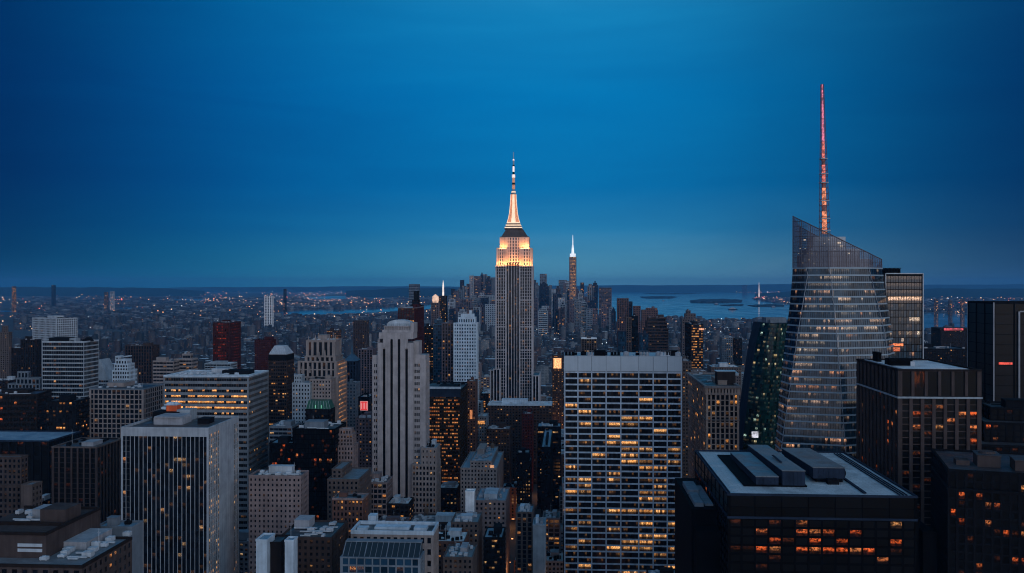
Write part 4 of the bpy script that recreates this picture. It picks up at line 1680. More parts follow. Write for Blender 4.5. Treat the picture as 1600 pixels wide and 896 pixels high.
# stepped ledges on its right and left
b = MB()
zz = lot.lz(838)
b.box(w_ + .6, 14, 0, w_ + 6.5, d_ - 6, lot.lz(808))
b.box(w_ + 6.6, 10, 0, w_ + 13, 70, lot.lz(838))
b.box(w_ + 6.9, 10.3, lot.lz(838), w_ + 12.7, 69, lot.lz(838) + .3)
b.box(-13, 30, 0, -.6, d_ - 10, lot.lz(822))
b.box(-12, 18, 0, -.6, 29.5, lot.lz(850))
b.build_each('terrace', wm('black'), root)
b = MB()
b.box(-11, 34, lot.lz(822), -6.5, 58, lot.lz(822) + 2.0)
b.box(-11, 62, lot.lz(822), -5, 84, lot.lz(822) + 2.4)
b.box(-5.6, 36, lot.lz(822), -1.4, 80, lot.lz(822) + .9)
b.build_each('skylight', wm('bluegrey'), root)
hero('wall_slab', 'narrow pale blue blank slab standing left of the black glass block', 1084, 1090, 820, 520, st(wall='bluewhite', bay=30, floor=60, pier=0, span=0, rel=.1, p=0, blank='FLR', post=0), d=6, cl=0)

# --- dark brown ribbed tower, right
S = st(wall='umber', bay=6.6, floor=3.75, pier=.30, span=.14, rel=.9, srel=.1, p=.07, glass='black', post=1.4, lo=.2, hi=.8, tone=.25)
root, lot, tops = hero('office_tower', 'dark brown ribbed tower with wide window bays and a horizontal ledge below its top', 1405, 1530, 580, 520, S, xs=1341, roof='rwhite', cl=0, capk='darkbrown', par=1.0, panes=100,
                       tiers=[(1405, 1530, 622, 0, 0), (1405, 1530, 580, .3, 0, dict(bay=7.4, floor=17, span=.05, pier=.22, p=0))])
zt = tops[-1][4]
m = MB()
zl = lot.lz(622)
m.box(-1.4, -1.4, zl - .3, lot.w + 1.4, 0, zl + .7)
m.box(-1.4, 0.01, zl - .3, 0, lot.D, zl + .7)
m.build('ledge', wm('panel'), root)
m = MB()
m.box(lot.lx(1392, 30), 32, zt + .2, lot.lx(1428, 30), 41, zt + 4.2)
m.box(lot.lx(1380, 50), 60, zt + .2, lot.lx(1386, 50), 70, zt + 6)
m.build_each('air_unit', wm('black'), root)
m = MB()
m.box(lot.lx(1424, 30), 31, zt + .2, lot.lx(1428, 30) + 1, 32, zt + 2.8)
m.box(3, 3, zt + .2, 3.6, lot.D - 3, zt + .9)
m.box(20, 8, zt + .2, 40, 8.6, zt + .8)
m.build('roof_rail', wm('steel'), root)

# --- black tower at the right edge
S = st(wall='black', bay=14, floor=8, pier=.05, span=.04, rel=.5, p=.02, glass='black', post=.8, lo=.3, hi=.6, tone=.8)
root, lot, tops = hero('office_tower', 'plain black tower with two pale vertical lines at the right edge', 1553, 1680, 475, 720, dict(S, p=0, dim=0), xs=1513, roof='rdark', cl=0, capk='dark', par=1.5)
m = MB()
zt = tops[-1][4]
m.box(-.9, -1.2, 0, -.1, -.6, zt + 1)
m.box(-.9, lot.D - .6, 0, -.55, lot.D, zt + 1)
m.box(lot.lx(1590), -1.6, 0, lot.lx(1592.5), -.55, lot.lz(487))
m.box(lot.lx(1592.6), -1.6, lot.lz(488), lot.lx(1625), -.55, lot.lz(486))
m.build('edge_trim', wm('grey'), root)
m = MB()
m.box(lot.lx(1560), -1.1, lot.lz(570), lot.lx(1581), -.7, lot.lz(566.5))
m.build('sign', emit_mat('red_sign', (1, .10, .06), 1.0, (.1, .02, .02), .6, .5), root)

# --- dark building, bottom right, and stepped roofs above it
S = st(wall='dark', bay=3.6, floor=4.0, pier=.35, span=.25, rel=.4, p=.07, dim=.05, glass='black', post=.9, lo=.3, hi=1.0, tone=.15)
root, lot, tops = hero('office_block', 'dark low block with scattered orange windows at the bottom right corner', 1482, 1680, 742, 430, S, d=60, rot=14, roof='rdark', cl=0, panes=80, capk='dark',
                       tiers=[(1482, 1680, 772, 0, 0), (1482, 1680, 742, 3, 0, dict(p=.05))])
m = MB()
zt = tops[-1][4]
m.box(15, 18, zt + .2, 25, 30, zt + 6.0)
m.cyl(20, 24, 4, 3.4, zt + 6.0, zt + 7.0, 14)
m.box(30, 12, zt + .2, 46, 24, zt + 5.0)
m.box(6, 20, zt + .2, 12, 28, zt + 2.5)
m.build_each('bulkhead', wm('umber'), root)
m = MB()
m.box(29.6, 11.6, zt + 5.0, 46.4, 24.4, zt + 5.5)
m.box(14.6, 17.6, zt + 5.7, 25.4, 30.4, zt + 6.05)
m.build('bulkhead_roof', rm('rdark'), root)
S = st(wall='dark', bay=4, floor=3.8, pier=.3, span=.3, rel=.4, p=.03, glass='black', post=.8)
hero('office_block', 'dark stepped block with flat roofs between the ribbed tower and the right edge', 1530, 1680, 700, 520, S, d=60, rot=10, roof='rdark', cl=1.2, capk='dark',
     tiers=[(1530, 1680, 700, 0, 0), (1538, 1680, 664, 16, 0), (1548, 1680, 640, 30, 0)])

# --- tan ribbed tower with ornate cornice between white tower and glass tower
S = st(wall='warmtan', sbay=8.5, spier=.34, bay=3.95, floor=4.6, pier=.34, span=.16, rel=.4, srel=.12, p=.6, glass='gold', post=1.3, lo=.1, hi=1.0, tone=.0,
       bias=lambda a, b, f: (1.0 if b < .8 else .3) if f == 'F' else .15)
root, lot, tops = hero('stone_tower', 'tan ribbed tower with ornate cornice, brown roof boxes and rows of orange lit windows', 1104, 1154, 606, 770, S, xs=1076, roof='rbrown', cl=.8, par=1.6, panes=100, capk='tan',
                       tiers=[(1104, 1154, 617, 0, 0), (1104, 1154, 606, 0, 0, dict(bay=2.6, floor=5.5, pier=.6, span=.45, p=.02, rel=1.2, cornice=.7))])
zt = tops[-1][4]
m = MB()
m.box(lot.lx(1121, 20), 22, zt + .2, lot.lx(1150, 20), 34, zt + 11)
m.build('lift_house', wm('brown'), root)
m = MB()
m.box(lot.lx(1120, 20), 21.5, zt + 11.02, lot.lx(1152, 20), 35, zt + 11.6)
m.box(lot.lx(1149, 20) + .2, 22, zt + 8, lot.lx(1155, 20), 32, zt + 10)
m.build('lift_house_roof', rm('rwhite'), root)
zl = lot.lz(657)
m = MB()
m.box(-1.0, -1.0, zl, lot.w + 1.0, 0, zl + .6)
m.box(-1.0, .01, zl, 0, lot.D, zl + .6)
m.build('ledge', wm('tan'), root)

# --- dark green glass tower left of the faceted tower
def green_tower():
    Y = 905.0
    ox, oy = kx(1190) * Y, Y
    root = thing('glass_tower', 'dark green glass tower that widens towards its base beside the faceted tower', 'skyscraper', (ox, oy, 0), 0)
    HEROES.append(([(kx(1160) * Y, Y), (kx(1240) * Y, Y), (kx(1240) * Y, Y + 40), (kx(1160) * Y, Y + 40)], 505, Y))
    G, Wm = MB(), MB()
    rng = random.Random(6)
    K, fh = 26, 4.2
    zt = zat(505, Y)

    def e(z):
        y = HZ + (CAMZ - z) * F / Y
        return np.interp(y, [505, 540, 600, 680, 760], [1193, 1185, 1176, 1166, 1160]), 1242
    def pt(t, z, out=0):
        a, b = e(z)
        px = a + (b - a) * t
        return (kx(px) * Y - ox, -10 * math.sin(math.pi * min(1, t * 1.1)) * .8 + (10 if t < .18 else 0) * (1 - t / .18) - out, z)
    j = 0
    z = zt
    while z > 4:
        for i in range(K):
            t0, t1 = i / K, (i + 1) / K
            l = rng.uniform(.3, 1) if rng.random() < .045 else (rng.uniform(.02, .06) if rng.random() < .3 else 0)
            G.quad(pt(t0, z - fh), pt(t1, z - fh), pt(t1, z), pt(t0, z), uv=((i, j), (i + 1, j), (i + 1, j + 1), (i, j + 1)), cell=(l, rng.choice((0, .2, .9, 1)), rng.random()))
            Wm.quad(pt(t0, z - .5, .25), pt(t1, z - .5, .25), pt(t1, z, .25), pt(t0, z, .25))
        z -= fh
        j += 1
    G.build('windows', gm('green'), root)['kind'] = 'stuff'
    Wm.build('floor_band', wall_mat('green_band', (.012, .035, .045), rough=.3, streak=False), root)
    B = MB()
    for t in (0, 1):
        zs = [zt - q * 20 for q in range(11)]
        for a, b in zip(zs, zs[1:]):
            p, q = pt(t, a), pt(t, b)
            B.quad(q, (q[0], 38, b), (p[0], 38, a), p)
    tp = [pt(i / K, zt) for i in range(K + 1)]
    B.poly(tp + [(tp[-1][0], 38, zt), (tp[0][0], 38, zt)])
    B.build('side_wall', wm('navy'), root)
    m = MB()
    x = tp[4][0]
    m.box(x, 8, zt, x + 20, 24, zt + 5)
    m.box(x + 3, 4, zt, x + 8, 7, zt + 3)
    m.build_each('bulkhead', wm('bluegrey'), root)
    m = MB()
    zz = zat(684, Y - 10)
    a, b = kx(1170) * Y - ox, kx(1180) * Y - ox
    m.box(a, -11.5, zz, b, -11, zz + 6)
    m.build('screen_board', emit_mat('lit_board', (.85, .85, 1.0), 1.0, (.2, .2, .2), .8, .3), root)


green_tower()

# --- left side -------------------------------------------------------------
S = st(wall='slabgrey', bay=6.2, floor=5.5, pier=.03, span=.50, rel=.25, srel=.5, sspan=.46, p=.03, rows={2: .5, 3: .75, 4: .7, 5: .85, 6: .15, 0: 0, 1: 0}, glass='gold', post=1.2, lo=.6, hi=1.4, tone=.15)
S['bay'] = 2.4
root, lot, tops = hero('office_slab', 'wide banded office slab with four rows of bright orange windows and a snowy roof', 256, 388, 589, 900, S, xs=419, roof='rwhite', cl=0, capk='bluewhite', par=1.2, panes=0,
                       tiers=[(256, 388, 589, 0, 0)])
zt = tops[-1][4]
rng = random.Random(41)
clutter(root, rng, 3, lot.w - 3, 4, lot.D - 4, zt + .2, 'dark', 3.5, False)
clutter(root, rng, 8, lot.w - 30, 10, lot.D - 8, zt + .2, 'steel', 3, False)

S = st(wall='white', bay=2.9, floor=4.9, pier=.02, span=.30, rel=.2, srel=.45, p=.01, glass='std', post=.5)
S['wall'] = 'panel'
root, lot, tops = hero('office_tower', 'dark glass tower with thin white horizontal bands in front of the white gridded tower', 66, 131, 535, 1100, S, xs=154, roof='rdark', cl=1.6, capk='pale', seed=4)
m = MB()
zt = tops[-1][4]
m.box(lot.lx(72), 6, zt + .2, lot.lx(100), 24, zt + 5)
m.cyl(lot.lx(140, 20), 18, 6, 3, zt + .2, zt + 5, 14)
m.build_each('bulkhead', wm('dark'), root)

S = st(wall='white', bay=4.1, floor=4.6, pier=.34, span=.34, rel=.6, p=.02, post=.8)
S['wall'] = 'pale'
hero('office_tower', 'white gridded concrete tower standing clear above the left rooftops', 51, 88.5, 498, 1850, S, xs=119, rot=28, d=44, roof='rdark', cl=1.3)

# sloping white wedge tower and the small white stepped one
def wedge():
    lot = Lot(147, 169, 1230, d=26)
    root = thing('office_tower', 'white tower with a steep slanted roof behind the banded dark glass tower', 'office tower', (lot.o[0], lot.o[1], 0), lot.rz)
    HEROES.append((lot.corners(), 562, 1230))
    m = MB()
    w = lot.w
    z0 = lot.lz(592)
    m.box(0, 0, 0, w, 26, z0)
    m.hexa([(w * .05, 0, z0), (w, 0, z0), (w, 26, z0), (w * .05, 26, z0), (w * .35, 0, lot.lz(562)), (w * .42, 0, lot.lz(562)), (w * .42, 26, lot.lz(562)), (w * .35, 26, lot.lz(562))])
    m.build('wall', wm('panel'), root)
    g, q = MB(), MB()
    facade(q, g, 'F', (0, 0), (1, 0), (0, -1), w, 0, z0 - 1, st(bay=3, floor=5, pier=.05, span=.5, rel=.4), litdef(random.Random(1), st(p=.03)))
    q.build('floor_band', wm('panel'), root)
    g.build('windows', gm('std'), root)['kind'] = 'stuff'


wedge()
S = st(wall='bluewhite', bay=3.2, floor=4.6, pier=.4, span=.42, rel=.4, p=.02, post=.6)
hero('stone_tower', 'small bright white stepped tower with notched peak on the left', 171, 206, 606, 1140, S, d=24, roof='rblue', cl=.5, seed=11,
     tiers=[(171, 206, 606, 0, 0), (176, 202, 580, 2, 2), (179, 200, 570, 4, 4), (181, 198, 563, 6, 6), (181, 185, 558, 6, 6), (194, 198, 558, 6, 6)])
S = st(wall='tan', bay=5.0, floor=5.2, pier=.22, span=.22, rel=.5, p=.03, post=1.8, glass='std')
hero('office_block', 'tan framed office block with big square windows below the white stepped tower', 140, 224, 609, 985, S, xs=257, roof='rdark', cl=1.5, capk='bluegrey', seed=12, panes=100)
S = st(wall='darkbrown', bay=5.5, floor=4.0, pier=.25, span=.06, rel=.8, p=.05, post=1.0, glass='black', lo=.3, hi=.9, tone=.1, bias=lambda a, b, f: 2.4 if b < .5 else .2)
S['wall'] = 'umber'
hero('office_block', 'dark brown ribbed block with cluttered roof left of the grey finned tower', 83, 151, 700, 745, S, xs=191, roof='rbrown', cl=2.2, capk='tan_dark', seed=13, clw='grey', panes=80)
S = st(wall='dark', bay=7, floor=4, pier=.25, span=.05, rel=.8, p=.02, post=1.0, glass='black')
hero('office_block', 'dark block with wide flat bluish roof at the left edge', -60, 76, 690, 800, S, d=52, roof='rblue', cl=0, capk='navy', seed=14)
S = st(wall='umber', bay=3.0, floor=3.6, pier=.5, span=.45, rel=.25, p=.05, post=.6, glass='std')
hero('apartment_building', 'dull brown stepped apartment building cut by the left edge', -70, 33, 716, 600, S, xs=50, roof='rgrey', cl=.8, seed=15, tank=True,
     tiers=[(-70, 33, 760, 0, 0), (-70, 33, 716, 5, 0)])
hero('apartment_building', 'low brown apartment block stepping down right of the left-edge one', 34, 50, 760, 590, sty('masonry', wall='tan_dark', blank='F'), xs=65, roof='rgrey', cl=.8, seed=16)
# bottom-left roofs
S = st(wall='umber', bay=4.5, floor=4.5, pier=.5, span=.5, rel=.3, p=.04, post=.8, glass='std')
root, lot, tops = hero('office_block', 'low brown block with flat roof terraces and rooftop huts at the bottom left corner', -160, 128, 885, 400, S, xs=205, roof='rgrey', cl=0, capk='darkbrown', par=1.2, seed=17)
zt = tops[-1][4]
m = MB()
X_ = lot.lx
m.box(X_(-60, 12), 12, zt + .2, X_(72, 12), 60, zt + 10.5)
m.box(X_(55, 30), 34, zt + 10.7, X_(95, 30), 48, zt + 16.5)
m.build_each('bulkhead', wm('umber'), root)
m = MB()
z_ = zt + 10.5
xa, xb = X_(-60, 12), X_(72, 12)
m.box(xa - .4, 11.5, z_, xb + .4, 12.4, z_ + 1.3)
m.box(xb - .5, 12.4, z_, xb + .4, 60, z_ + 1.3)
m.box(xa, 59.5, z_, xb - .5, 60.4, z_ + 1.3)
m.box(xa, 28, z_, xb - .6, 28.7, z_ + 1.6)
m.build('parapet', wm('darkbrown'), root)
m = MB()
m.box(X_(28, 12), 11.7, zt + 3, X_(66, 12), 12.02, zt + 4.4)
m.box(X_(28, 12), 11.7, zt + 5.3, X_(66, 12), 12.02, zt + 6.7)
m.build('vent', wm('pale'), root)
clutter(root, random.Random(2), X_(80, 20), lot.w - 2, 6, 55, zt + .2, 'grey', 2.0, False)
clutter(root, random.Random(3), xa + 2, xb - 3, 31, 56, z_ + .1, 'grey', 2.0, False)
hero('wall_slab', 'blank blue-grey slab building beside the bottom left roof terraces', 150, 206, 826, 470, st(wall='bluegrey', bay=30, floor=60, pier=0, span=0, rel=.1, p=0, blank='FLR', post=0), xs=223, roof='rblue', cl=.3, seed=18)
S = st(wall='bluegrey', bay=4.6, floor=5.0, pier=.32, span=.28, rel=.5, p=.03, post=.9)
hero('office_block', 'bluish ribbed office block with notched top left of the banded dark tower', 13, 62, 601, 1160, S, xs=76, roof='rdark', cl=1, seed=19,
     tiers=[(13, 62, 601, 0, 0), (26, 62, 592, 0, 8), (28, 44, 582, 6, 10)])
hero('office_block', 'lower bluish ribbed block stepping down from the notched one', 62, 90, 612, 1120, sty('ribbed', wall='bluegrey', p=.03), d=26, roof='rdark', cl=.6, seed=20)
S = st(wall='tan_dark', bay=3, floor=6, pier=.04, span=.4, rel=.4, p=.03, post=.6, glass='black', rows={2: .12, 8: .2}, lo=.6, tone=.2)
S['wall'] = 'darkbrown'
hero('office_block', 'dark horizontally banded block with a short strip of orange windows near the left edge', -50, 58, 618, 1010, S, xs=73, rot=-10, d=40, roof='rdark', cl=.8, seed=22)
hero('office_block', 'dark block with a bright orange lit corner below the banded dark tower', 72, 118, 628, 960, st(wall='dark', bay=3.4, floor=4.3, pier=.25, span=.3, rel=.3, p=.03, glass='gold', rows={0: .3, 6: .3}, tone=.1), d=30, roof='rdark', cl=.6, seed=23)
hero('apartment_tower', 'brown tower with a white tank on its roof at the far left edge', -20, 14, 520, 1650, sty('masonry', wall='tan_dark', p=.04, bay=4), xs=19, roof='rgrey', cl=.8, seed=24, tank=True, tiers=[(-20, 14, 520, 0, 0), (3, 12, 510, 4, 4)])
hero('apartment_tower', 'dark brown apartment tower left of the banded dark glass tower', 33, 55, 532, 1480, sty('ribbed', wall='darkbrown', p=.03, bay=4), xs=64, roof='rgrey', cl=1, seed=25)
hero('apartment_tower', 'slim dark brown tower directly behind the bluish notched block', 18, 33, 545, 1500, sty('masonry', wall='darkbrown', p=.05, bay=4), d=24, roof='rdark', cl=1, seed=26)
hero('office_tower', 'wide dark brown ribbed tower behind the small white stepped one', 196, 237, 541, 1700, sty('ribbed', wall='brown', p=.01, bay=5, floor=6), d=30, roof='rbrown', cl=.8, seed=27)
S = sty('bands', wall='tan', bay=5, floor=5.4, span=.5, p=.02)
hero('office_block', 'tan banded office block behind the wide lit slab, left half', 239, 271, 565, 1420, S, d=34, roof='rdark', cl=.8, seed=28)
hero('office_block', 'tan banded block with a pale upper storey behind the wide lit slab', 272, 300, 562, 1440, S, xs=309, roof='rlight', cl=1.2, seed=29, tiers=[(272, 300, 562, 0, 0), (285, 298, 554, 6, 8)])
S = st(wall='red', bay=3.4, floor=6, pier=.35, span=.4, rel=.4, p=.3, lo=.1, hi=.9, glass='red', post=1, bias=lambda a, b, f: 2.2 if .3 < a < .8 and b > .3 else .6)
hero('office_tower', 'dark red glowing tower behind the wide lit slab', 333, 359, 505, 1900, S, xs=376, roof='rbrown', cl=.6, seed=30, tiers=[(333, 359, 505, 0, 0)])
hero('office_block', 'pale low roofed hall directly in front of the red tower', 320, 360, 569, 1500, sty('bands', wall='panel', p=.02), d=30, roof='rwhite', cl=.8, seed=31)
hero('office_tower', 'maroon dark block right of the red tower', 398, 424, 532, 1720, sty('masonry', wall='maroon', bay=4, p=.03), d=26, roof='rdark', cl=.8, seed=32)


# tower with silver hipped roof
def hip_tower():
    S = st(wall='brown', bay=2.6, floor=4.1, pier=.22, span=.42, rel=.3, p=.07, rows={8: .5, 11: .55, 16: .2, 20: .8, 21: .6}, glass='gold', lo=.3, hi=.9, tone=.3, post=.6)
    root, lot, tops = hero('office_tower', 'brown tower with a silver hipped metal roof and strips of lit windows', 420, 448, 555, 1120, S, xs=459, roof='rdark', cl=0, par=.4)
    z0 = tops[-1][4]
    z1 = lot.lz(541)
    m = MB()
    w, d = lot.w, lot.D
    m.box(.6, .6, z0 + .3, w - .6, d - .6, z0 + 1)
    m.taper((0, 0, w, d, z0 + 1), (w * .22, d * .25, w * .72, d * .75, z1))
    for q in range(9):
        x = w * q / 8
        x2 = w * .22 + (w * .5) * q / 8
        m.bar((x, 0, z0 + 1), (x2, d * .25, z1), .16)
    m.build('hipped_roof', wm('steel'), root)
    b = MB()
    b.box(-.35, -.35, z0 - 6.5, w + .35, 0, z0 - .2)
    b.box(w, 0, z0 - 6.5, w + .35, d, z0 - .2)
    b.build('dark_storey', wm('dark'), root)


hip_tower()
S = st(wall='cream', bay=5.2, floor=8.5, pier=.42, span=.16, rel=1.0, p=.03, post=1.8, glass='std')
S['wall'] = 'tan'
S['blank'] = 'R'
root, lot, tops = hero('stone_tower', 'cream gothic stepped tower with tall window recesses and an orange lit right side', 465, 527, 652, 960, S, xs=541, roof='rgrey', cl=1.3, seed=35, tank=False,
     tiers=[(465, 527, 590, 0, 0), (467, 525, 566, 2, 2, dict(p=.01)), (478, 523, 558, 5, 4), (480, 522, 533, 7, 5, dict(floor=18))])
m, g = MB(), MB()
facade(m, g, 'R', (lot.w, .5), (0, 1), (1, 0), lot.D - 1, 0, lot.lz(568), st(bay=4.5, floor=4.6, pier=.08, span=.42, rel=.9, srel=.4), litdef(random.Random(5), st(p=.85, lo=.5, hi=1.6, tone=.0)))
m.build('side_wall', wm('tan'), root)
g.build('side_windows', gm('gold'), root)['kind'] = 'stuff'
m = MB()
for px, yt in ((468, 583), (472, 577), (484, 577), (497, 555), (506, 552), (479, 531), (490, 529), (512, 530), (521, 529)):
    x = lot.lx(px)
    ly = 0 if yt > 570 else (4 if yt > 550 else 7)
    m.taper((x - .8, ly - .6, x + .8, ly + 1.4, lot.lz(yt) - 4), (x - .25, ly, x + .25, ly + .6, lot.lz(yt) + 3))
m.build('pinnacle', wm('tan'), root)
hero('stone_tower', 'pale stepped block with a small domed corner in front of the cream gothic tower', 457, 484, 590, 930, sty('masonry', wall='panel', bay=2.8, p=.02, floor=4), d=20, roof='rblue', cl=.4, seed=36, tiers=[(457, 484, 600, 0, 0), (460, 471, 588, 3, 6)])
hero('apartment_building', 'tan apartment block with dark window bands just before the cream gothic tower', 484, 517, 594, 935, sty('masonry', wall='tan', bay=3.2, span=.5, p=.02), d=18, roof='rgrey', cl=.6, seed=37)


def green_roof():
    S = st(wall='dark', bay=2.2, floor=4.6, pier=.15, span=.3, rel=.25, p=.05, rows={0: 0, 1: 0, 3: .95, 5: .9, 6: .4}, glass='gold', lo=.6, hi=1, tone=.2, post=.5)
    root, lot, tops = hero('office_tower', 'dark tower with a lit green glass roof and two rows of glowing orange windows', 478, 516, 640, 880, S, xs=523, roof='rdark', cl=0, par=.3)
    z0 = tops[-1][4]
    m = MB()
    w, d = lot.w, lot.D
    m.taper((0, 0, w, d, z0 + .4), (1.5, 2.5, w - 2.5, d - 2.5, lot.lz(627)))
    m.build('glass_roof', wall_mat('green_metal', (.008, .11, .065), rough=.35, streak=False), root)
    b = MB()
    for q in range(9):
        b.bar((w * q / 8, -.05, z0 + .4), (1.5 + (w - 4) * q / 8, 2.4, lot.lz(627)), .14)
    b.build('roof_rib', wm('steel'), root)
    for q in (.38, .62):
        l = MB()
        l.box(w * q, -.15, z0 + 1, w * q + .35, .6, z0 + 4)
        l.build('roof_light', emit_mat('green_light', (.3, 1, .65), .6), root)


green_roof()
S = st(wall='navy', bay=2.2, floor=4, pier=.12, span=.12, rel=.2, p=.03, glass='black', post=.5, lo=.3, hi=.8, tone=.6)
hero('office_block', 'black glass block with cluttered roof below the green roofed tower', 458, 523, 672, 790, dict(S, wall='black'), d=40, roof='rdark', cl=2.2, seed=38, clw='bluegrey')
hero('office_block', 'dark low glass block with a few orange windows left of the black glass one', 421, 458, 694, 800, dict(S, p=.1, tone=.1, wall='dark'), d=30, roof='rblue', cl=1.2, seed=39)
hero('office_block', 'blue-grey low block with bands right of the wide lit slab', 421, 456, 668, 900, sty('bands', wall='bluegrey', p=.03), d=30, roof='rblue', cl=1.2, seed=40)
S = st(wall='pinkish', bay=2.6, floor=3.8, pier=.5, span=.42, rel=.3, p=.18, glass='gold', post=.8, lo=.1, hi=.4, tone=.1)
hero('stone_tower', 'small warm tan stepped tower with a pale cap in front of the orange lit side', 524, 552, 698, 800, S, xs=559, roof='rwhite', cl=.6, seed=42, tiers=[(524, 552, 698, 0, 0), (527, 551, 680, 2, 3), (531, 549, 672, 4, 5)])
S = st(wall='pinkish', bay=3.0, floor=3.7, pier=.62, span=.55, rel=.12, p=.0, post=.6, glass='std')
hero('apartment_building', 'plain pinkish tan block with rows of tiny windows and bluish roof gear', 389, 470, 746, 655, S, xs=482, roof='rdark', cl=3, seed=43, clw='pale', capk='pinkish', par=1.4, panes=100)
hero('apartment_building', 'low tan cornice block right of the black glass one', 512, 560, 751, 720, sty('masonry', wall='tan_dark', p=.05), xs=580, roof='rgrey', cl=1.5, seed=44, tiers=[(512, 560, 751, 0, 0), (519, 534, 735, 8, 6)])
S = st(wall='brick', bay=2.8, floor=4.1, pier=.5, span=.4, rel=.3, p=.22, glass='gold', post=.7, lo=.1, hi=.8, tone=.1, rows={0: .6})
hero('apartment_building', 'orange brown brick building with glowing windows and a pale balustrade', 520, 567, 781, 660, S, xs=575, roof='rgrey', cl=.8, seed=45, capk='pinkish')
hero('office_block', 'dark brown low block with pipes on its roof at the bottom left of centre', 437, 518, 842, 560, sty('masonry', wall='brown', p=.05, glass='gold', tone=.3), d=40, roof='rdark', cl=3, seed=46, clw='grey', rot=0)
hero('wall_slab', 'bright blank white slab, left one of the pair at the bottom', 400, 417.5, 846, 540, st(wall='bluewhite', bay=30, floor=60, pier=0, span=0, rel=.1, p=0, blank='FLR', post=0), d=14, cl=0, roof='rblue')
hero('office_block', 'narrow dark brown block between the two bright white slabs', 418, 439, 850, 545, sty('masonry', wall='darkbrown', blank='F'), d=16, cl=0, roof='rdark')
hero('wall_slab', 'bright blank white slab, right one of the pair at the bottom', 445, 458.5, 847, 530, st(wall='bluewhite', bay=30, floor=60, pier=0, span=0, rel=.1, p=0, blank='FLR', post=0), d=8, cl=0, roof='rblue', rot=0)

# foreground: cream block with pale cornice and greenhouse-roofed block in front
S = st(wall='tan', bay=4.2, floor=7.5, pier=.45, span=.5, rel=.6, p=.0, post=1)
root, lot, tops = hero('office_block', 'cream block with a broad pale cornice and skylight strip at the bottom centre', 550, 676, 835, 590, S, xs=684, roof='rdark', cl=0, seed=47, capk='bluewhite', par=2.4)
m = MB()
zt = tops[-1][4]
m.box(lot.lx(586, 12), 10, zt + .2, lot.lx(640, 12), 18, zt + 1.8)
m.box(lot.lx(577, 30), 26, zt + .2, lot.lx(589, 30), 34, zt + 5)
m.box(lot.lx(560, 12), 8, zt + .2, lot.lx(576, 12), 14, zt + 1.6)
m.box(lot.lx(648, 12), 8, zt + .2, lot.lx(668, 12), 16, zt + 2.2)
m.build('skylight', wm('bluewhite'), root)
S = st(wall='bluegrey', bay=4.3, floor=4.4, pier=.16, span=.22, rel=.5, p=.14, glass='gold', post=1, lo=.3, hi=.8, tone=.1)
S['glass'] = 'blue'
root, lot, tops = hero('greenhouse_block', 'blue glass roofed block with sloping skylights along the bottom edge', 533, 656, 872, 520, S, xs=662, roof='rblue', cl=0, seed=48, par=.3, panes=60)
zt = tops[-1][4]
m, g = MB(), MB()
w = lot.w
g.hexa([(.6, .6, zt + .2), (w - .6, .6, zt + .2), (w - .6, 14, zt + .2), (.6, 14, zt + .2), (.6, 9, zt + 6.2), (w - .6, 9, zt + 6.2), (w - .6, 14, zt + 6.2), (.6, 14, zt + 6.2)])
g.build('glass_roof', glass_mat('skylight_glass', (.06, .10, .13), rough=.1), root)
for q in range(15):
    x = .6 + (w - 1.2) * q / 14
    m.bar((x, .5, zt + .3), (x, 8.9, zt + 6.3), .16 if q % 4 else .32)
m.box(.4, 8.8, zt + 6.3, w - .4, 14.2, zt + 6.8)
m.build('roof_rib', wm('bluegrey'), root)

# bronze lit block
S = st(wall='bronze', bay=2.3, floor=4.0, pier=.18, span=.38, rel=.35, srel=.5, p=.50, glass='bronze', post=.8, lo=.25, hi=1.0, tone=.4, bias=lambda a, b, f: (1.0 if f == 'F' else .25) * (.5 if .35 < b < .5 else 1.1))
root, lot, tops = hero('office_block', 'bronze office block glowing with orange windows, right of the pale slotted tower', 655, 719, 612, 1010, S, xs=743, roof='rdark', cl=1.4, seed=49, par=1.4, capk='dark', clw='dark')
m = MB()
zt = tops[-1][4]
m.box(-.6, -.6, zt + 1.3, lot.w + .6, .6, zt + 3.6)
m.box(-.6, -.6, zt - 6, lot.w + .6, -.02, zt + 1.25)
m.build('top_band', wm('navy'), root)
m = MB()
m.box(-.7, -.75, zt + 3.0, lot.w + .7, .6, zt + 5.2)
m.build('roof_edge', wm('bluewhite'), root)
hero('office_tower', 'slim brown red tower with orange windows right of the bronze block', 730, 743, 597, 1080, sty('masonry', wall='brick', p=.3, glass='gold', tone=.1, bay=3, lo=.1, hi=.6), d=24, roof='rdark', cl=.5, seed=50)
S = st(wall='bluewhite', bay=3.4, floor=4.6, pier=.48, span=.46, rel=.35, p=.02, post=1.2, glass='blue')
hero('apartment_tower', 'white apartment tower with a grid of small dark windows left of the floodlit skyscraper', 709, 744.5, 506, 1240, S, d=24, roof='rlight', cl=.5, seed=51, capk='bluewhite',
     tiers=[(709, 744.5, 506, 0, 0), (716, 742, 497, 3, 3, dict(floor=8)), (721, 740, 492, 6, 6, dict(blank='FLR'))])
hero('apartment_tower', 'grey brown tower with pale edges directly left of the white apartment tower', 691, 708.5, 506, 1260, sty('ribbed', wall='purple', p=.05, bay=3.5, floor=4.5, glass='gold', rows={4: .4, 5: .4}, lo=.1, hi=.5), d=30, roof='rgrey', cl=.8, seed=52)
hero('glass_tower', 'blue glass tower between the dark red tower and the grey brown one', 677.5, 690.5, 508, 1290, sty('glass', wall='bluedark', glass='blue', p=.01, bay=3), d=26, roof='rbrown', cl=1.5, seed=53, tiers=[(677.5, 690.5, 508, 0, 0), (679, 690, 501, 3, 3)])
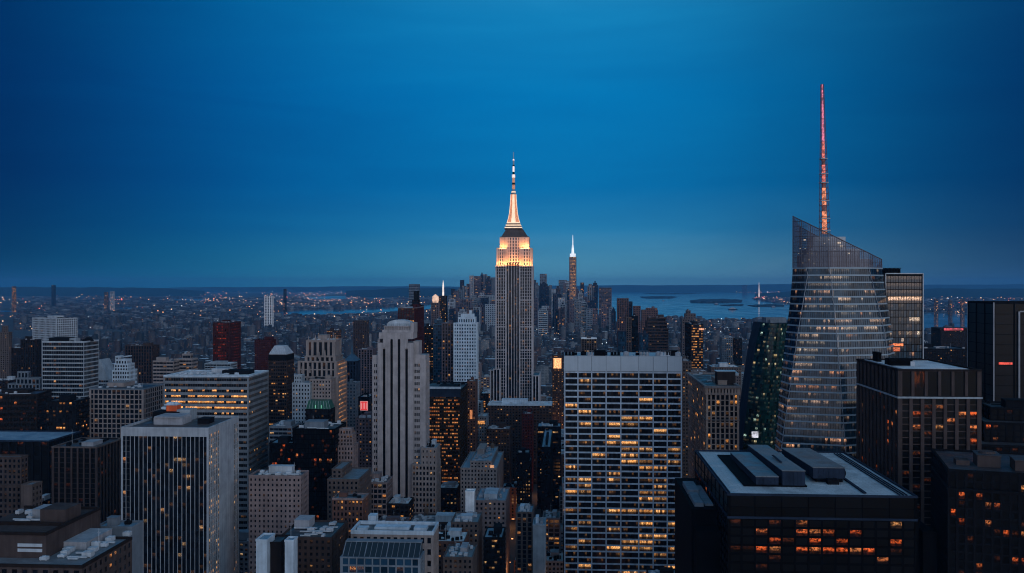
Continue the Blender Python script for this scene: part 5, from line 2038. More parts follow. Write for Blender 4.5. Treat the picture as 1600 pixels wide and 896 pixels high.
hero('office_tower', 'dark tower with a broken column of orange lights left of the blue glass one', 663, 677, 512, 1350, sty('masonry', wall='darkbrown', p=.28, glass='gold', tone=.1, bay=3.4, lo=.2, hi=.8), d=26, roof='rdark', cl=.6, seed=54)
S = st(wall='maroon', bay=4.5, floor=5, pier=.3, span=.2, rel=.5, p=.05, glass='gold', post=1.2, lo=.2, hi=.6, tone=.1, rows={4: .5, 5: .5})
root, lot, tops = hero('office_tower', 'dark maroon tower with a pale roof edge behind the rounded top of the slotted tower', 622.5, 648, 482, 1550, S, xs=662, roof='rwhite', cl=.5, seed=55, capk='pinkish', tiers=[(622.5, 648, 482, 0, 0)])
hero('office_tower', 'slender black tower with a thinner black top rising beside the maroon one', 643, 656, 474, 1800, sty('glass', wall='black', glass='black', p=.0), d=24, roof='rdark', cl=0, seed=56, tiers=[(641, 659, 478, 0, 0), (644, 654, 470, 4, 4), (646.5, 653, 456, 6, 6)])
hero('office_tower', 'hazy blue flat topped tower far off beyond the pale slotted tower', 639, 653.5, 444.5, 5200, sty('bands', wall='bluegrey', bay=9, floor=9, p=.0), d=60, roof='rdark', cl=0, seed=57)


# twin thin towers with glowing tips
def tips():
    for x0, x1, yt, lab, kind in ((674, 685, 474, 'slim grey tower with a glowing orange rounded top', 'ball'), (686.5, 697, 463, 'slim dark tower topped by a white lit spire', 'spire')):
        Y = 2100 if kind == 'ball' else 2500
        S = sty('ribbed', wall='purple' if kind == 'ball' else 'dark', p=.08 if kind == 'ball' else .25, glass='gold', bay=4, floor=5, lo=.2, hi=.7, tone=.2)
        root, lot, tops = hero('tower', lab + ' left of the white apartment tower', x0, x1, yt, Y, S, d=20, roof='rdark', cl=0, seed=int(x0))
        zt = tops[-1][4]
        m = MB()
        cx = lot.w / 2
        if kind == 'ball':
            m.cyl(cx, 9, 6, 8, zt + .3, zt + 7, 14)
            m.cyl(cx, 9, 8, 7, zt + 7, zt + 15, 14)
            m.cyl(cx, 9, 7, 1, zt + 15, zt + 20, 14)
            m.build('lantern', emit_mat('amber_lantern', (1, .62, .42), .8, (.4, .3, .25), .6, .12), root)
        else:
            m.cyl(cx, 9, 2.6, 2.2, zt + .3, lot.lz(446), 8)
            m.cyl(cx, 9, 1.8, .4, lot.lz(446), lot.lz(438.5), 8)
            m.build('spire', emit_mat('white_spire', (1, .85, .75), 1.0, (.4, .4, .4), .4, .1), root)


tips()

# --- behind / around the white grid tower
S = st(wall='tan_dark', bay=4, floor=6, pier=.04, span=.45, rel=.5, p=.04, post=1, glass='std')
hero('office_tower', 'dark stepped tower with horizontal bands and a thin rooftop mast above the broad white tower', 1009, 1044, 520, 1950, dict(S, wall='brown'), d=50, roof='rdark', cl=.8, seed=60, tiers=[(1009, 1044, 514, 0, 0), (1011, 1042, 503, 4, 4), (1013, 1040, 497, 8, 8)])
S = st(wall='darkbrown', bay=3.4, floor=4.6, pier=.12, span=.35, rel=.4, p=.62, glass='gold', post=.8, lo=.2, hi=.8, tone=.05, bias=lambda a, b, f: (1.0 if f == 'F' and b > .55 else .04))
root, lot, tops = hero('office_tower', 'dark tower whose narrow front glows orange, right of the stepped dark one', 1080, 1098.5, 508, 1650, S, xs=1060, roof='rdark', cl=1, seed=61, capk='dark')
hero('office_tower', 'brown tower with reddish cap among the towers near the bay', 965, 982, 467, 3700, sty('ribbed', wall='brick', p=.06, bay=7, floor=9, glass='gold'), d=50, roof='rbrown', cl=0, seed=62)
hero('office_tower', 'dark narrow slab just right of the brown reddish capped tower', 983, 988, 472, 3700, sty('ribbed', wall='dark', p=.02, bay=7, floor=9), d=50, roof='rdark', cl=0, seed=63)
hero('apartment_building', 'brick block beside the water right of the reddish capped tower', 990, 1001, 479, 3500, sty('masonry', wall='brick', p=.06, bay=8, floor=8), d=40, roof='rgrey', cl=0, seed=64)
hero('apartment_building', 'wide brown block by the water with low twin roof huts', 1003, 1028, 483, 3300, sty('masonry', wall='brick', p=.06, bay=8, floor=8), d=40, roof='rbrown', cl=.5, seed=65, tiers=[(1003, 1028, 485, 0, 0), (1010, 1027, 482, 5, 5)])
hero('apartment_building', 'brown peaked block with a small turret in front of the bay', 1066, 1094, 499, 2700, sty('masonry', wall='tan_dark', p=.05, bay=7, floor=7), d=40, roof='rgrey', cl=.6, seed=66, tiers=[(1066, 1094, 499, 0, 0), (1071, 1087, 491, 5, 5), (1073, 1079, 486, 8, 8)])
hero('office_tower', 'dark blue thin slab rising behind the left part of the broad white roof', 966, 979, 519, 1500, sty('glass', wall='navy', glass='blue', p=.0), d=20, roof='rblue', cl=0, seed=67)
hero('apartment_tower', 'tall thin brown tower next to the dark blue slab behind the broad white roof', 979, 986, 497, 1750, sty('ribbed', wall='tan_dark', p=.06, bay=3.5), d=24, roof='rgrey', cl=0, seed=68)
hero('apartment_tower', 'dark thin tower with blue pane strip behind the broad white roof', 987, 997, 495, 1760, sty('glass', wall='dark', glass='std', p=.04, bay=3.5), d=24, roof='rgrey', cl=.4, seed=69)
hero('office_block', 'small blue glass block right of the dark thin tower behind the broad white roof', 999, 1013, 523, 1400, sty('glass', wall='navy', glass='blue', p=.03), d=20, roof='rlight', cl=.3, seed=70)
hero('hall', 'low hall with pale roof band behind the left end of the broad white roof', 909, 932, 530, 1600, sty('ribbed', wall='tan_dark', p=.12, bay=4, glass='gold'), d=30, roof='rwhite', cl=.2, seed=71, capk='white')
hero('apartment_building', 'brown windowed block squeezed between the broad white tower and the tan ribbed one', 1062, 1080, 566, 980, sty('masonry', wall='tan_dark', p=.10, bay=3, glass='gold', lo=.1, hi=.6), d=30, roof='rblue', cl=1.2, seed=72)
hero('apartment_building', 'low mixed brick blocks with bluish roofs behind the tan ribbed tower', 1112, 1158, 575, 1250, sty('masonry', wall='tan_dark', p=.05), d=40, roof='rlight', cl=3, seed=73, clw='pale')
hero('apartment_tower', 'bluish apartment tower with many small lights far behind the tan ribbed tower', 1128, 1148, 528, 1900, sty('masonry', wall='bluegrey', p=.14, bay=4, glass='gold', tone=.8), d=30, roof='rgrey', cl=.8, seed=74)
hero('office_tower', 'dark slim tower right of the bluish apartment tower', 1149, 1159, 530, 1850, sty('glass', wall='dark', p=.02), d=30, roof='rdark', cl=0, seed=75)
hero('office_block', 'dark low block by the water left of the plain black tower', 1441, 1512, 546, 1300, sty('masonry', wall='dark', p=.04, glass='gold'), d=60, roof='rdark', cl=2, seed=76)
hero('office_block', 'dark block with a red lit roof edge right of the glass tower wing', 1470, 1511, 514, 1900, sty('masonry', wall='darkbrown', p=.03), d=50, roof='rdark', cl=0, seed=77)
hero('office_block', 'small pale stacked block beside the river right of the glass tower', 1437, 1466, 540, 1500, sty('masonry', wall='bluegrey', p=.05), d=30, roof='rlight', cl=1, seed=78, tiers=[(1437, 1466, 545, 0, 0), (1440, 1449, 534, 5, 5)])

# --- lower middle
hero('apartment_building', 'tan stepped apartment block with bulky roof huts left of the street gap', 722, 774, 738, 900, sty('masonry', wall='tan', bay=3.2, floor=3.9, p=.04), xs=795, roof='rblue', cl=3, seed=80, clw='tan', tank=True, tiers=[(720, 776, 733, 0, 0), (735, 768, 722, 5, 4)])
hero('apartment_building', 'tan flat roofed block in front of the stepped tan one', 742, 790, 784, 790, sty('masonry', wall='pinkish', bay=3.6, floor=4, p=.06), xs=796, roof='rblue', cl=2, seed=81, clw='pale')
hero('wall_slab', 'bright blank white wall slab in front of the tan blocks', 727, 741, 770, 770, st(wall='white', bay=30, floor=60, pier=0, span=0, rel=.1, p=0, blank='FLR', post=0), d=10, cl=0, roof='rwhite')
hero('apartment_building', 'brown block with pale vent boxes low in the middle', 705, 747, 818, 700, sty('masonry', wall='tan_dark', bay=3.4, p=.05), xs=753, roof='rgrey', cl=2.5, seed=82, clw='pale')
hero('apartment_building', 'short brown block at the bottom edge left of the street gap', 693, 738, 873, 620, sty('masonry', wall='tan_dark', bay=3.0, p=.02), d=30, roof='rgrey', cl=3, seed=83, clw='grey')
hero('apartment_building', 'dark office floors with white lights at the bottom in the street gap', 756, 785, 842, 690, sty('bands', wall='dark', bay=2, p=.3, glass='gold', tone=1, lo=.1, hi=.5), d=30, roof='rblue', cl=2, seed=84)
hero('apartment_building', 'brown narrow tower with a grey lit top in the street gap', 808, 829, 722, 960, sty('masonry', wall='dark', bay=2.6, p=.14, glass='gold', tone=.9, lo=.1, hi=.6), d=24, roof='rgrey', cl=1, seed=85, tiers=[(808, 829, 722, 0, 0), (808, 827, 709, 2, 2, dict(blank='F'))])
hero('apartment_building', 'tall thin dark block close to the left side of the broad white tower', 846, 860, 700, 960, sty('masonry', wall='dark', bay=3, p=.02), xs=864, roof='rblue', cl=.8, seed=86)
hero('apartment_building', 'brown ribbed block with pale roof boxes low in the street gap', 807, 832, 802, 780, sty('ribbed', wall='tan_dark', bay=4, p=.05), d=26, roof='rblue', cl=2.4, seed=87, clw='bluewhite')
hero('apartment_building', 'pale bluish block between two dark ones at the bottom of the street gap', 833, 852, 822, 760, sty('masonry', wall='panel', bay=3.4, p=.04, blank='F'), d=24, roof='rblue', cl=1.4, seed=88, clw='bluewhite')
hero('apartment_building', 'brown block with lit upper rooms below the floodlit skyscraper', 760, 796, 672, 1090, sty('masonry', wall='brown', bay=3.6, p=.14, glass='gold', tone=.1, lo=.1, hi=.6), d=30, roof='rgrey', cl=1.5, seed=89)
hero('apartment_building', 'brown block with an orange lit roof room beside the bronze block', 745, 760, 652, 1120, sty('masonry', wall='bluegrey', bay=3, p=.1, glass='gold', tone=.1), d=30, roof='rlight', cl=.6, seed=90)
hero('department_store', 'broad low building with a snowy white roof edge at the foot of the floodlit skyscraper', 762, 862, 634, 1215, sty('masonry', wall='brown', bay=4, p=.05), d=40, roof='rwhite', cl=3, seed=91, capk='bluewhite', clw='bluewhite')
hero('apartment_building', 'dark red brick block in the street gap below the snowy roofed store', 816, 832, 648, 1170, sty('masonry', wall='maroon', bay=3.6, p=.02), d=30, roof='rdark', cl=.6, seed=92)
hero('apartment_building', 'dark block with a row of cold white lights in the street gap', 840, 876, 668, 1080, sty('bands', wall='dark', bay=3, p=.05, rows={1: .7}, tone=1, glass='gold'), d=30, roof='rblue', cl=1.5, seed=93)


# dark pyramid-roofed tower and the red sign tower, left of the slotted tower
def pyr():
    S = sty('ribbed', wall='navy', p=.03, bay=3.4, floor=4.4)
    root, lot, tops = hero('stone_tower', 'dark tower with a blue pyramid roof and finial left of the pale slotted tower', 538, 556, 566, 1150, S, d=22, roof='rdark', cl=0, seed=94)
    zt = tops[-1][4]
    m = MB()
    w = lot.w
    m.taper((-1.2, -1.2, w + 1.2, 23, zt + 1.2), (w * .38, 8, w * .62, 14, lot.lz(555)))
    m.taper((w * .40, 9, w * .60, 13, lot.lz(555)), (w * .47, 10.5, w * .53, 11.5, lot.lz(541)))
    m.build('pyramid_roof', wm('bluedark'), root)
    S = sty('glass', wall='dark', glass='std', p=.05, bay=3, tone=.8)
    root, lot, tops = hero('hotel', 'dark tower with a square red lit sign left of the pale slotted tower', 560, 577, 622, 1000, S, d=22, roof='rblue', cl=.5, seed=95)
    m = MB()
    a, b = lot.lx(563), lot.lx(575)
    z0, z1 = lot.lz(641.5), lot.lz(627)
    m.box(a, -1.0, z0, b, -.5, z1)
    o = m.build('sign', emit_mat('pale_sign', (1, .45, .45), .5, (.4, .1, .1)), root)
    m = MB()
    m.box(a + .6, -1.2, z0 + .6, b - .6, -1.02, z1 - .6)
    s = m.build('sign_face', emit_mat('red_face', (1, .02, .03), .6, (.4, .02, .02)), o)
    m = MB()
    for q in range(4):
        x = a + (b - a) * (.2 + q * .2)
        m.box(x - .22, -1.35, z0 + 1.6, x + .22, -1.22, z1 - 1.6)
    m.build('sign_mark', emit_mat('sign_mark_light', (1, .6, .6), .7, (.4, .1, .1)), o)


pyr()
hero('office_tower', 'tall dark purple tower behind the pyramid roofed one', 560, 582, 547, 1500, sty('ribbed', wall='purple', p=.02, bay=5), d=30, roof='rgrey', cl=.6, seed=96)
hero('apartment_tower', 'distant block with a glowing pale right edge above the rooftops left of centre', 552, 573, 502, 2400, sty('masonry', wall='brown', p=.06, bay=6, glass='gold', tone=.6), d=30, roof='rlight', cl=0, seed=97)
hero('office_block', 'orange lit distant block behind the cream gothic tower', 511, 528, 517, 2100, sty('masonry', wall='brown', p=.5, bay=4, floor=5, glass='gold', tone=.1, lo=.2, hi=.8), d=30, roof='rgrey', cl=.5, seed=98)
hero('office_tower', 'dark purple block right of the cream gothic tower behind the glass strip', 541, 556, 600, 1050, sty('masonry', wall='bluegrey', p=.05, glass='blue'), d=20, roof='rdark', cl=.4, seed=99)
hero('office_block', 'low purple block with dark roof in the hollow left of the pale slotted tower', 556, 581, 655, 960, sty('masonry', wall='purple', p=.06, glass='gold', tone=.1), d=30, roof='rdark', cl=1, seed=100)
hero('apartment_tower', 'far white slab tower standing alone among low roofs on the left', 413, 424, 463, 5200, sty('ribbed', wall='white', bay=9, floor=9, p=.02), d=40, roof='rlight', cl=0, seed=101)

# --- downtown clusters
rng = random.Random(2024)
DT = [  # left of the floodlit skyscraper
    (700, 706, 462, 0), (705, 710, 452, 1), (709, 715, 455, 2), (714, 721, 450, 0), (719, 724, 438, 1), (722, 729, 447, 3), (729, 733.5, 444, 2), (733.5, 739, 431, 4), (739, 751, 432, 5),
    (750, 755.5, 426.5, 1), (755, 760, 429, 0), (759, 768, 432, 1), (767, 776, 434, 3), (700, 709, 473, 4), (712, 722, 468, 2), (724, 735, 466, 0), (736, 746, 462, 3), (748, 758, 458, 4), (760, 772, 462, 6), (704, 714, 482, 2), (690, 698, 480, 3), (716, 728, 484, 4), (730, 742, 478, 5), (745, 756, 474, 2), (758, 775, 476, 6),
    # right of it
    (833, 837, 438, 1), (836, 842, 442, 3), (841, 858, 441, 1), (843.5, 854, 428.5, 0), (858, 862, 446, 3), (862, 868, 452, 4), (868, 876, 447, 2), (873, 886, 438, 0), (880, 884, 443, 5), (883, 895, 439.5, 4), (886, 893, 450, 1), (864, 873, 459, 1),
    (897, 905, 449, 2), (904, 911, 455, 4), (907, 912.5, 442, 1), (913, 918, 464, 2), (918, 927, 444, 3), (925.5, 934, 439.5, 1), (919, 932, 470, 1), (936, 955.5, 450, 5), (940, 948, 470, 2), (956, 962, 481, 1), (898, 908, 472, 3), (908, 918, 470, 6), (841, 856, 480, 6), (872, 882, 466, 4), (886, 896, 470, 2), (952, 958, 478, 3), (830, 840, 466, 2)]
WK = ['bluegrey', 'navy', 'purple', 'slabgrey', 'fin', 'purple', 'panel']
NM = ['blue-grey', 'dark blue', 'purplish grey', 'grey', 'steel grey', 'dusky purple', 'pale']
rx_ = random.Random(5)
for _ in range(13):
    a_ = rx_.uniform(694, 768)
    DT.append((a_, a_ + rx_.uniform(5, 11), rx_.uniform(462, 486), rx_.randrange(7)))
for _ in range(15):
    a_ = rx_.uniform(834, 950)
    DT.append((a_, a_ + rx_.uniform(5, 12), rx_.uniform(458, 484), rx_.randrange(7)))
DT.sort(key=lambda t: t[2])
order = {id(t): i for i, t in enumerate(sorted(DT, key=lambda t: (t[0] + t[1]) / 2))}
ORD = ['first', 'second', 'third', 'fourth', 'fifth', 'sixth', 'seventh', 'eighth', 'ninth', 'tenth', 'eleventh', 'twelfth', 'thirteenth', 'fourteenth', 'fifteenth', 'sixteenth', 'seventeenth',
       'eighteenth', 'nineteenth', 'twentieth'] + ['twenty-' + s for s in ('first', 'second', 'third', 'fourth', 'fifth', 'sixth', 'seventh', 'eighth', 'ninth')]
ORD += ['thirtieth'] + ['thirty-' + s for s in ORD[:9]] + ['fortieth'] + ['forty-' + s for s in ORD[:9]] + ['fiftieth'] + ['fifty-' + s for s in ORD[:9]]
left_ = sorted([t for t in DT if t[1] < 800], key=lambda t: t[0] + t[1])
right_ = sorted([t for t in DT if t[1] > 800], key=lambda t: t[0] + t[1])
for t in DT:
    x0, x1, yt, k = t
    row = left_ if x1 < 800 else right_
    i = row.index(t)
    Y = 4300 + max(0, 490 - yt) * 36 + rng.uniform(-80, 80)
    side = 'left' if x1 < 800 else 'right'
    side_txt = 'left of the floodlit skyscraper' if side == 'left' else 'around the slender glowing tower'
    lit_ = rng.choice([.03, .08, .16])
    S = st(wall=WK[k], bay=rng.choice((7, 9, 11)), floor=rng.choice((8, 10)), pier=rng.choice((.1, .35, .5)), span=rng.choice((.1, .4, .5)), rel=.8, p=lit_, glass='gold', post=2, lo=.1, hi=.7, tone=.5)
    tl = None
    r = rng.random()
    w = x1 - x0
    if r < .35 and w > 5:
        tl = [(x0, x1, yt + 4, 0, 0), (x0 + w * .2, x1 - w * .25, yt, 6, 6)]
    elif r < .5 and w > 5:
        tl = [(x0, x1, yt + 6, 0, 0), (x0 + w * .15, x1 - w * .15, yt + 3, 5, 5), (x0 + w * .4, x1 - w * .4, yt, 12, 12)]
    root, lot, tops = hero('office_tower', f'{NM[k]} downtown tower, {ORD[i]} from the left among those {side_txt}', x0, x1, yt, Y, S, d=rng.uniform(30, 55), roof='rgrey', cl=0, seed=i, tiers=tl)
    root['group'] = 'downtown towers ' + side_txt

hero('apartment_building', 'brown block with a glaring orange lit front in the street beside the broad white tower', 863, 880, 556, 1504, sty('masonry', wall='brown', bay=3.2, p=.3, glass='gold', tone=.3, lo=.1, hi=1), d=26, roof='rdark', cl=.8, seed=120)

# two slim towers and chimneys far away at the left and the right
for x0, x1, yt, Y, wk, gl, lab in (
        (18.5, 22, 448, 9000, 'tan_dark', .5, 'thin lit tower on the far left horizon'), (80.5, 84.5, 446, 11000, 'navy', .05, 'thin dark tower with a red tip on the left horizon'),
        (1160, 1167.5, 446, 31000, 'navy', .04, 'dark twin slab on the far shore right of the bay'), (163, 166.5, 457, 9000, 'tan_dark', .2, 'small pale slab among far roofs on the left'), (172, 176.5, 456, 9000, 'pale', .2, 'small paler slab right of its twin among far roofs on the left'),
        (443, 446, 452, 9500, 'dark', .1, 'thin dark tower between far roofs and the river'), (1462, 1466, 468, 8000, 'tan_dark', .4, 'thin warm lit tower on the far shore right of the glass tower'),
        (1484, 1488, 470, 8000, 'tan_dark', .1, 'thin dim tower on the far shore, middle of three'), (1503, 1507, 468, 8000, 'tan_dark', .35, 'thin warm tower on the far shore, rightmost of three')):
    hero('tower', lab, x0, x1, yt, Y, st(wall=wk, bay=9, floor=14, pier=.3, span=.3, rel=1, p=gl, glass='gold', lo=.4, hi=1, tone=.2, post=2), d=35, roof='rdark', cl=0, seed=int(x0))

# ================================================================== lit statue-like spire on the far shore, ferries
def shore_spire():
    Y = 17500
    x = kx(1186) * Y
    root = thing('spire', 'thin white lit spire on the far shore among red lights', 'tower', (x, Y, 0))
    m = MB()
    m.taper((-28, -20, 28, 20, 0), (-14, -12, 14, 12, zat(464, Y)))
    m.build('base', emit_mat('red_glow', (1, .25, .18), .25, (.2, .05, .05), .7, .02), root)
    m = MB()
    m.cyl(0, 0, 12, 8, zat(464, Y), zat(452, Y), 8)
    m.cyl(0, 0, 7, 2, zat(452, Y), zat(441.5, Y), 6)
    m.build('shaft', emit_mat('white_spire', (1, .85, .75), 1.0), root)


shore_spire()


def boat(px, y, L, label, kind):
    x, Y, _ = gpt(px, y)
    root = thing(kind, label, 'boat', (x, Y, .6), .1)
    m = MB()
    h = L * .06
    m.hexa([(-L * .46, -L * .07, 0), (L * .40, -L * .07, 0), (L * .40, L * .07, 0), (-L * .46, L * .07, 0), (-L * .5, -L * .1, h), (L * .5, -L * .02, h), (L * .5, L * .02, h), (-L * .5, L * .1, h)])
    m.build('hull', wm('dark'), root)
    m = MB()
    m.box(-L * .4, -L * .07, h, L * .25, L * .07, h * 2.2)
    m.box(-L * .3, -L * .06, h * 2.2, L * .12, L * .06, h * 3.3)
    m.build('cabin', wm('grey'), root)
    m = MB()
    m.cyl(-L * .1, 0, L * .02, L * .018, h * 3.3, h * 4.6, 8)
    m.build('funnel', wm('orange'), root)


boat(1145.5, 484.3, 110, 'small dark ferry alone on the bay below the long islands', 'ferry')
boat(1120, 476, 80, 'tiny dark ship close to the long island in the bay', 'ship')
boat(1037, 470.5, 60, 'tiny boat left of the long island in the bay', 'boat')
boat(1209, 480.2, 70, 'tiny ship near the right shore of the bay', 'ship')

# ================================================================== street grid: generic blocks between the named buildings
ca, sa = math.cos(GA), math.sin(GA)


def g2w(u, v):
    return (u * ca + v * sa, -u * sa + v * ca)


def w2g(x, y):
    return (x * ca - y * sa, x * sa + y * ca)


hrects = []
for cs, yt, Y in HEROES:
    gs = [w2g(*c) for c in cs]
    hrects.append((min(a for a, b in gs) - 3, min(b for a, b in gs) - 3, max(a for a, b in gs) + 3, max(b for a, b in gs) + 3))


def hits(u0, v0, u1, v1):
    for a, b, c, d in hrects:
        if u0 < c and u1 > a and v0 < d and v1 > b:
            return True
    return False


def in_poly(px, y, poly):
    r = False
    j = len(poly) - 1
    for i in range(len(poly)):
        xi, yi = poly[i]
        xj, yj = poly[j]
        if (yi > y) != (yj > y) and px < (xj - xi) * (y - yi) / (yj - yi) + xi:
            r = not r
        j = i
    return r


rng = random.Random(99)
AV = 250.0
lots = []
v = 470.0
while v < 1900:
    for row in (0, 1):
        vv = v + row * 31
        u = -1500.0
        while u < 1500:
            w = rng.choice((16, 20, 24, 30, 38, 48))
            # avenue gap, one of them runs straight away from the camera's right
            ph = (u - 25) % AV
            if ph < 26:
                u += 26 - ph
                continue
            if ((u - 25) // AV) != ((u + w - 25) // AV):
                w = AV - ph
                if w < 10:
                    u += w
                    continue
            d = rng.uniform(25, 30)
            x, y = g2w(u + w / 2, vv)
            px = 800 + F * x / y
            if -60 < px < 1660 and not hits(u, vv, u + w, vv + d):
                lots.append((u, vv, w - .4, d, px, y))
            u += w
    v += 80

gen = []
for (u, vv, w, d, px, y) in lots:
    if rng.random() < .04:
        continue
    r = rng.random()
    h = rng.uniform(18, 55)
    if r < .25:
        h = rng.uniform(50, 85)
    if r < .08 and y > 900:
        h = rng.uniform(85, 115)
    if y < 650:
        h = min(h, 60)
    # street corridor left of the broad white tower stays low
    if 795 < px < 880:
        h = min(h, rng.uniform(15, 45))
    gen.append([u, vv, w, d, px, y, h])

# rough visibility: front to back over coarse picture cells
GW, GH = 800, 448
zb = np.zeros((GH, GW), dtype=bool)
items = [('h', Y, c, yt) for c, yt, Y in HEROES] + [('g', q[5], q, None) for q in gen]
items.sort(key=lambda t: t[1])
vis = []
for kind, Y, q, yt in items:
    if kind == 'h':
        xs = [800 + F * a / b for a, b in q]
        x0, x1, y0, y1 = min(xs), max(xs), yt, HZ + CAMZ * F / Y
        x0, x1 = x0 + 1, x0 + (x1 - x0) * .9
    else:
        u, vv, w, d, px, y, h = q
        cs = [g2w(u, vv), g2w(u + w, vv), g2w(u + w, vv + d), g2w(u, vv + d)]
        xs = [800 + F * a / b for a, b in cs]
        x0, x1 = min(xs), max(xs)
        y0 = HZ + (CAMZ - h) * F / (y + d)
        y1 = HZ + CAMZ * F / y
    a, b = int(max(0, x0 / 2)), int(min(GW, math.ceil(x1 / 2)))
    c, e = int(max(0, y0 / 2)), int(min(GH, math.ceil(y1 / 2)))
    if b > a and e > c:
        sub = zb[c:e, a:b]
        nv = int((~sub).sum())
        if kind == 'g':
            vis.append((nv, q))
        sub[:] = True
    elif kind == 'g':
        vis.append((0, q))
vis.sort(key=lambda t: -t[0])
n_hero = len(HEROES)
NG = max(0, 296 - n_hero)
chosen = [q for nv, q in vis[:NG] if nv > 3]
rest = [q for nv, q in vis[len(chosen):]]
print('heroes', n_hero, 'generic', len(lots), 'chosen', len(chosen), 'min cells', vis[len(chosen) - 1][0])

# wording for the generic ones
ZONES = [(-100, 190, 'left of the grey finned tower'), (190, 390, 'behind the grey finned tower'), (390, 580, 'left of the slotted tower'), (580, 700, 'around the foot of the slotted tower'),
         (700, 800, 'below the floodlit skyscraper'), (800, 885, 'in the narrow street gap'), (885, 1075, 'behind the broad white tower'), (1075, 1210, 'around the tan ribbed tower'),
         (1210, 1420, 'around the faceted glass tower'), (1420, 1700, 'near the right edge')]
CW = [('tan', 'tan'), ('tan_dark', 'dull brown'), ('brown', 'brown'), ('brick', 'brick red'), ('grey', 'grey'), ('bluegrey', 'blue-grey'), ('darkbrown', 'dark brown'), ('pinkish', 'pinkish tan'), ('dark', 'black'), ('purple', 'purple grey')]
RW = [('rlight', 'pale'), ('rgrey', 'grey'), ('rdark', 'dark'), ('rblue', 'bluish'), ('rwhite', 'snowy white')]
DEP = [(0, 760, 'near'), (760, 1000, 'midway'), (1000, 1300, 'beyond'), (1300, 9999, 'far')]
zone_of = lambda px: next(z[2] for z in ZONES if z[0] <= px < z[1])
groups = {}
specs = []
for q in chosen:
    rr = random.Random(int(q[0] * 7 + q[1] * 13))
    dark = q[4] > 1180 or q[4] < 150  # frame sides get darker walls and roofs, lens falloff put into colour
    ck = rr.choice(CW if not dark else [CW[1], CW[2], CW[6], CW[8], CW[6]])
    rk = rr.choice(RW if not dark else RW[1:4])
    dp = next(t[2] for t in DEP if t[0] <= q[5] < t[1])
    tall = 'tall' if q[6] > 60 else ('low' if q[6] < 32 else 'medium')
    key = (ck[1], rk[1], tall, dp, zone_of(q[4]))
    groups.setdefault(key, []).append(q)
    specs.append((q, rr, ck, rk, dp, tall, key))
for k in groups:
    groups[k].sort(key=lambda q: (q[4], q[5]))
for q, rr, ck, rk, dp, tall, key in specs:
    u, vv, w, d, px, y, h = q
    k = groups[key].index(q)
    nth = '' if len(groups[key]) == 1 else f'{ORD[k]} of the '
    zone = key[4]
    lab = f'{nth}{tall} {ck[1]} block{"s" if nth else ""}, {rk[1]} roof, {dp}, {zone}'
    x, yy = g2w(u, vv)
    root = thing('apartment_building', lab, 'building', (x, yy, 0), -GA, 'city blocks ' + zone)
    S = dict(rr.choice([STY['masonry'], STY['masonry'], STY['masonry'], STY['ribbed'], STY['bands'], STY['slab']]))
    S['wall'] = ck[0]
    S['glass'] = rr.choice(['gold', 'gold', 'std'])
    S['p'] = rr.choice([.03, .05, .09, .18])
    S['tone'] = rr.choice([.1, .2, .5, .9])
    S['lo'], S['hi'] = .1, .9
    S['bay'] *= rr.uniform(.8, 1.35)
    S['floor'] *= rr.uniform(.92, 1.15)
    if S['pier'] > .4:
        S['pier'], S['span'] = rr.uniform(.34, .62), rr.uniform(.38, .58)
    if y > 1200:
        S['bay'] *= 1.3
    Wm, G, Rm = MB(), MB(), MB()
    lit = litdef(rr, S)
    if rr.random() < .3 and h > 35:
        h1 = h * rr.uniform(.6, .85)
        box_tier(Wm, G, 0, w, 0, d, 0, h1, S, lit, roofm=Rm)
        a, b, c = rr.uniform(1.5, 4), rr.uniform(1.5, 4), rr.uniform(2, 5)
        box_tier(Wm, G, a, w - b, c, d - 2, h1, h, S, lit, roofm=Rm)
        ra = (a + 1, w - b - 1, c + 1, d - 3)
    else:
        box_tier(Wm, G, 0, w, 0, d, 0, h, S, lit, roofm=Rm)
        ra = (1, w - 1, 1, d - 1)
    Wm.build('wall', wm(ck[0]), root)
    Rm.build('roof', rm(rk[0]), root)
    G.build('window_glass', gm(S['glass']), root)['kind'] = 'stuff'
    clutter(root, rr, *ra, h + .15, rr.choice([ck[0], 'grey', 'pale']), rr.uniform(1.4, 2.8), None, rk[0])

# ================================================================== the rest of the city: one mass of far low buildings
m, n = new_mat('city_fabric')
at = n('ShaderNodeAttribute', {'attribute_name': 'tint', 'attribute_type': 'GEOMETRY'})
par_ = n('ShaderNodeAttribute', {'attribute_name': 'param', 'attribute_type': 'GEOMETRY'})
sp = n('ShaderNodeSeparateXYZ', i0=par_.outputs['Vector'])
isw, seed_, litp = sp.outputs
uv = n('ShaderNodeUVMap').outputs[0]
su = n('ShaderNodeSeparateXYZ', i0=uv)
fu, fv = n.m('FRACT', su.outputs[0]), n.m('FRACT', su.outputs[1])
inw = n.m('MULTIPLY', n.m('MULTIPLY', n.m('GREATER_THAN', fu, .28), n.m('LESS_THAN', fu, .74)), n.m('MULTIPLY', n.m('GREATER_THAN', fv, .25), n.m('LESS_THAN', fv, .72)))
inw = n.m('MULTIPLY', inw, isw)
cellv = n('ShaderNodeCombineXYZ', i0=n.m('FLOOR', su.outputs[0]), i1=n.m('FLOOR', su.outputs[1]), i2=n.m('MULTIPLY', seed_, 417.0))
wn = n('ShaderNodeTexWhiteNoise', {'noise_dimensions': '3D'}, Vector=cellv.outputs[0])
on = n.m('MULTIPLY', n.m('LESS_THAN', wn.outputs[0], litp), inw)
swn = n('ShaderNodeSeparateXYZ', i0=wn.outputs[1])
ecol = n.mix(swn.outputs[1], (1.0, .34, .10), (1.0, .80, .60))
g = n('ShaderNodeNewGeometry').outputs['Position']
nz = n('ShaderNodeTexNoise', Vector=g, Scale=.12, Detail=4.0)
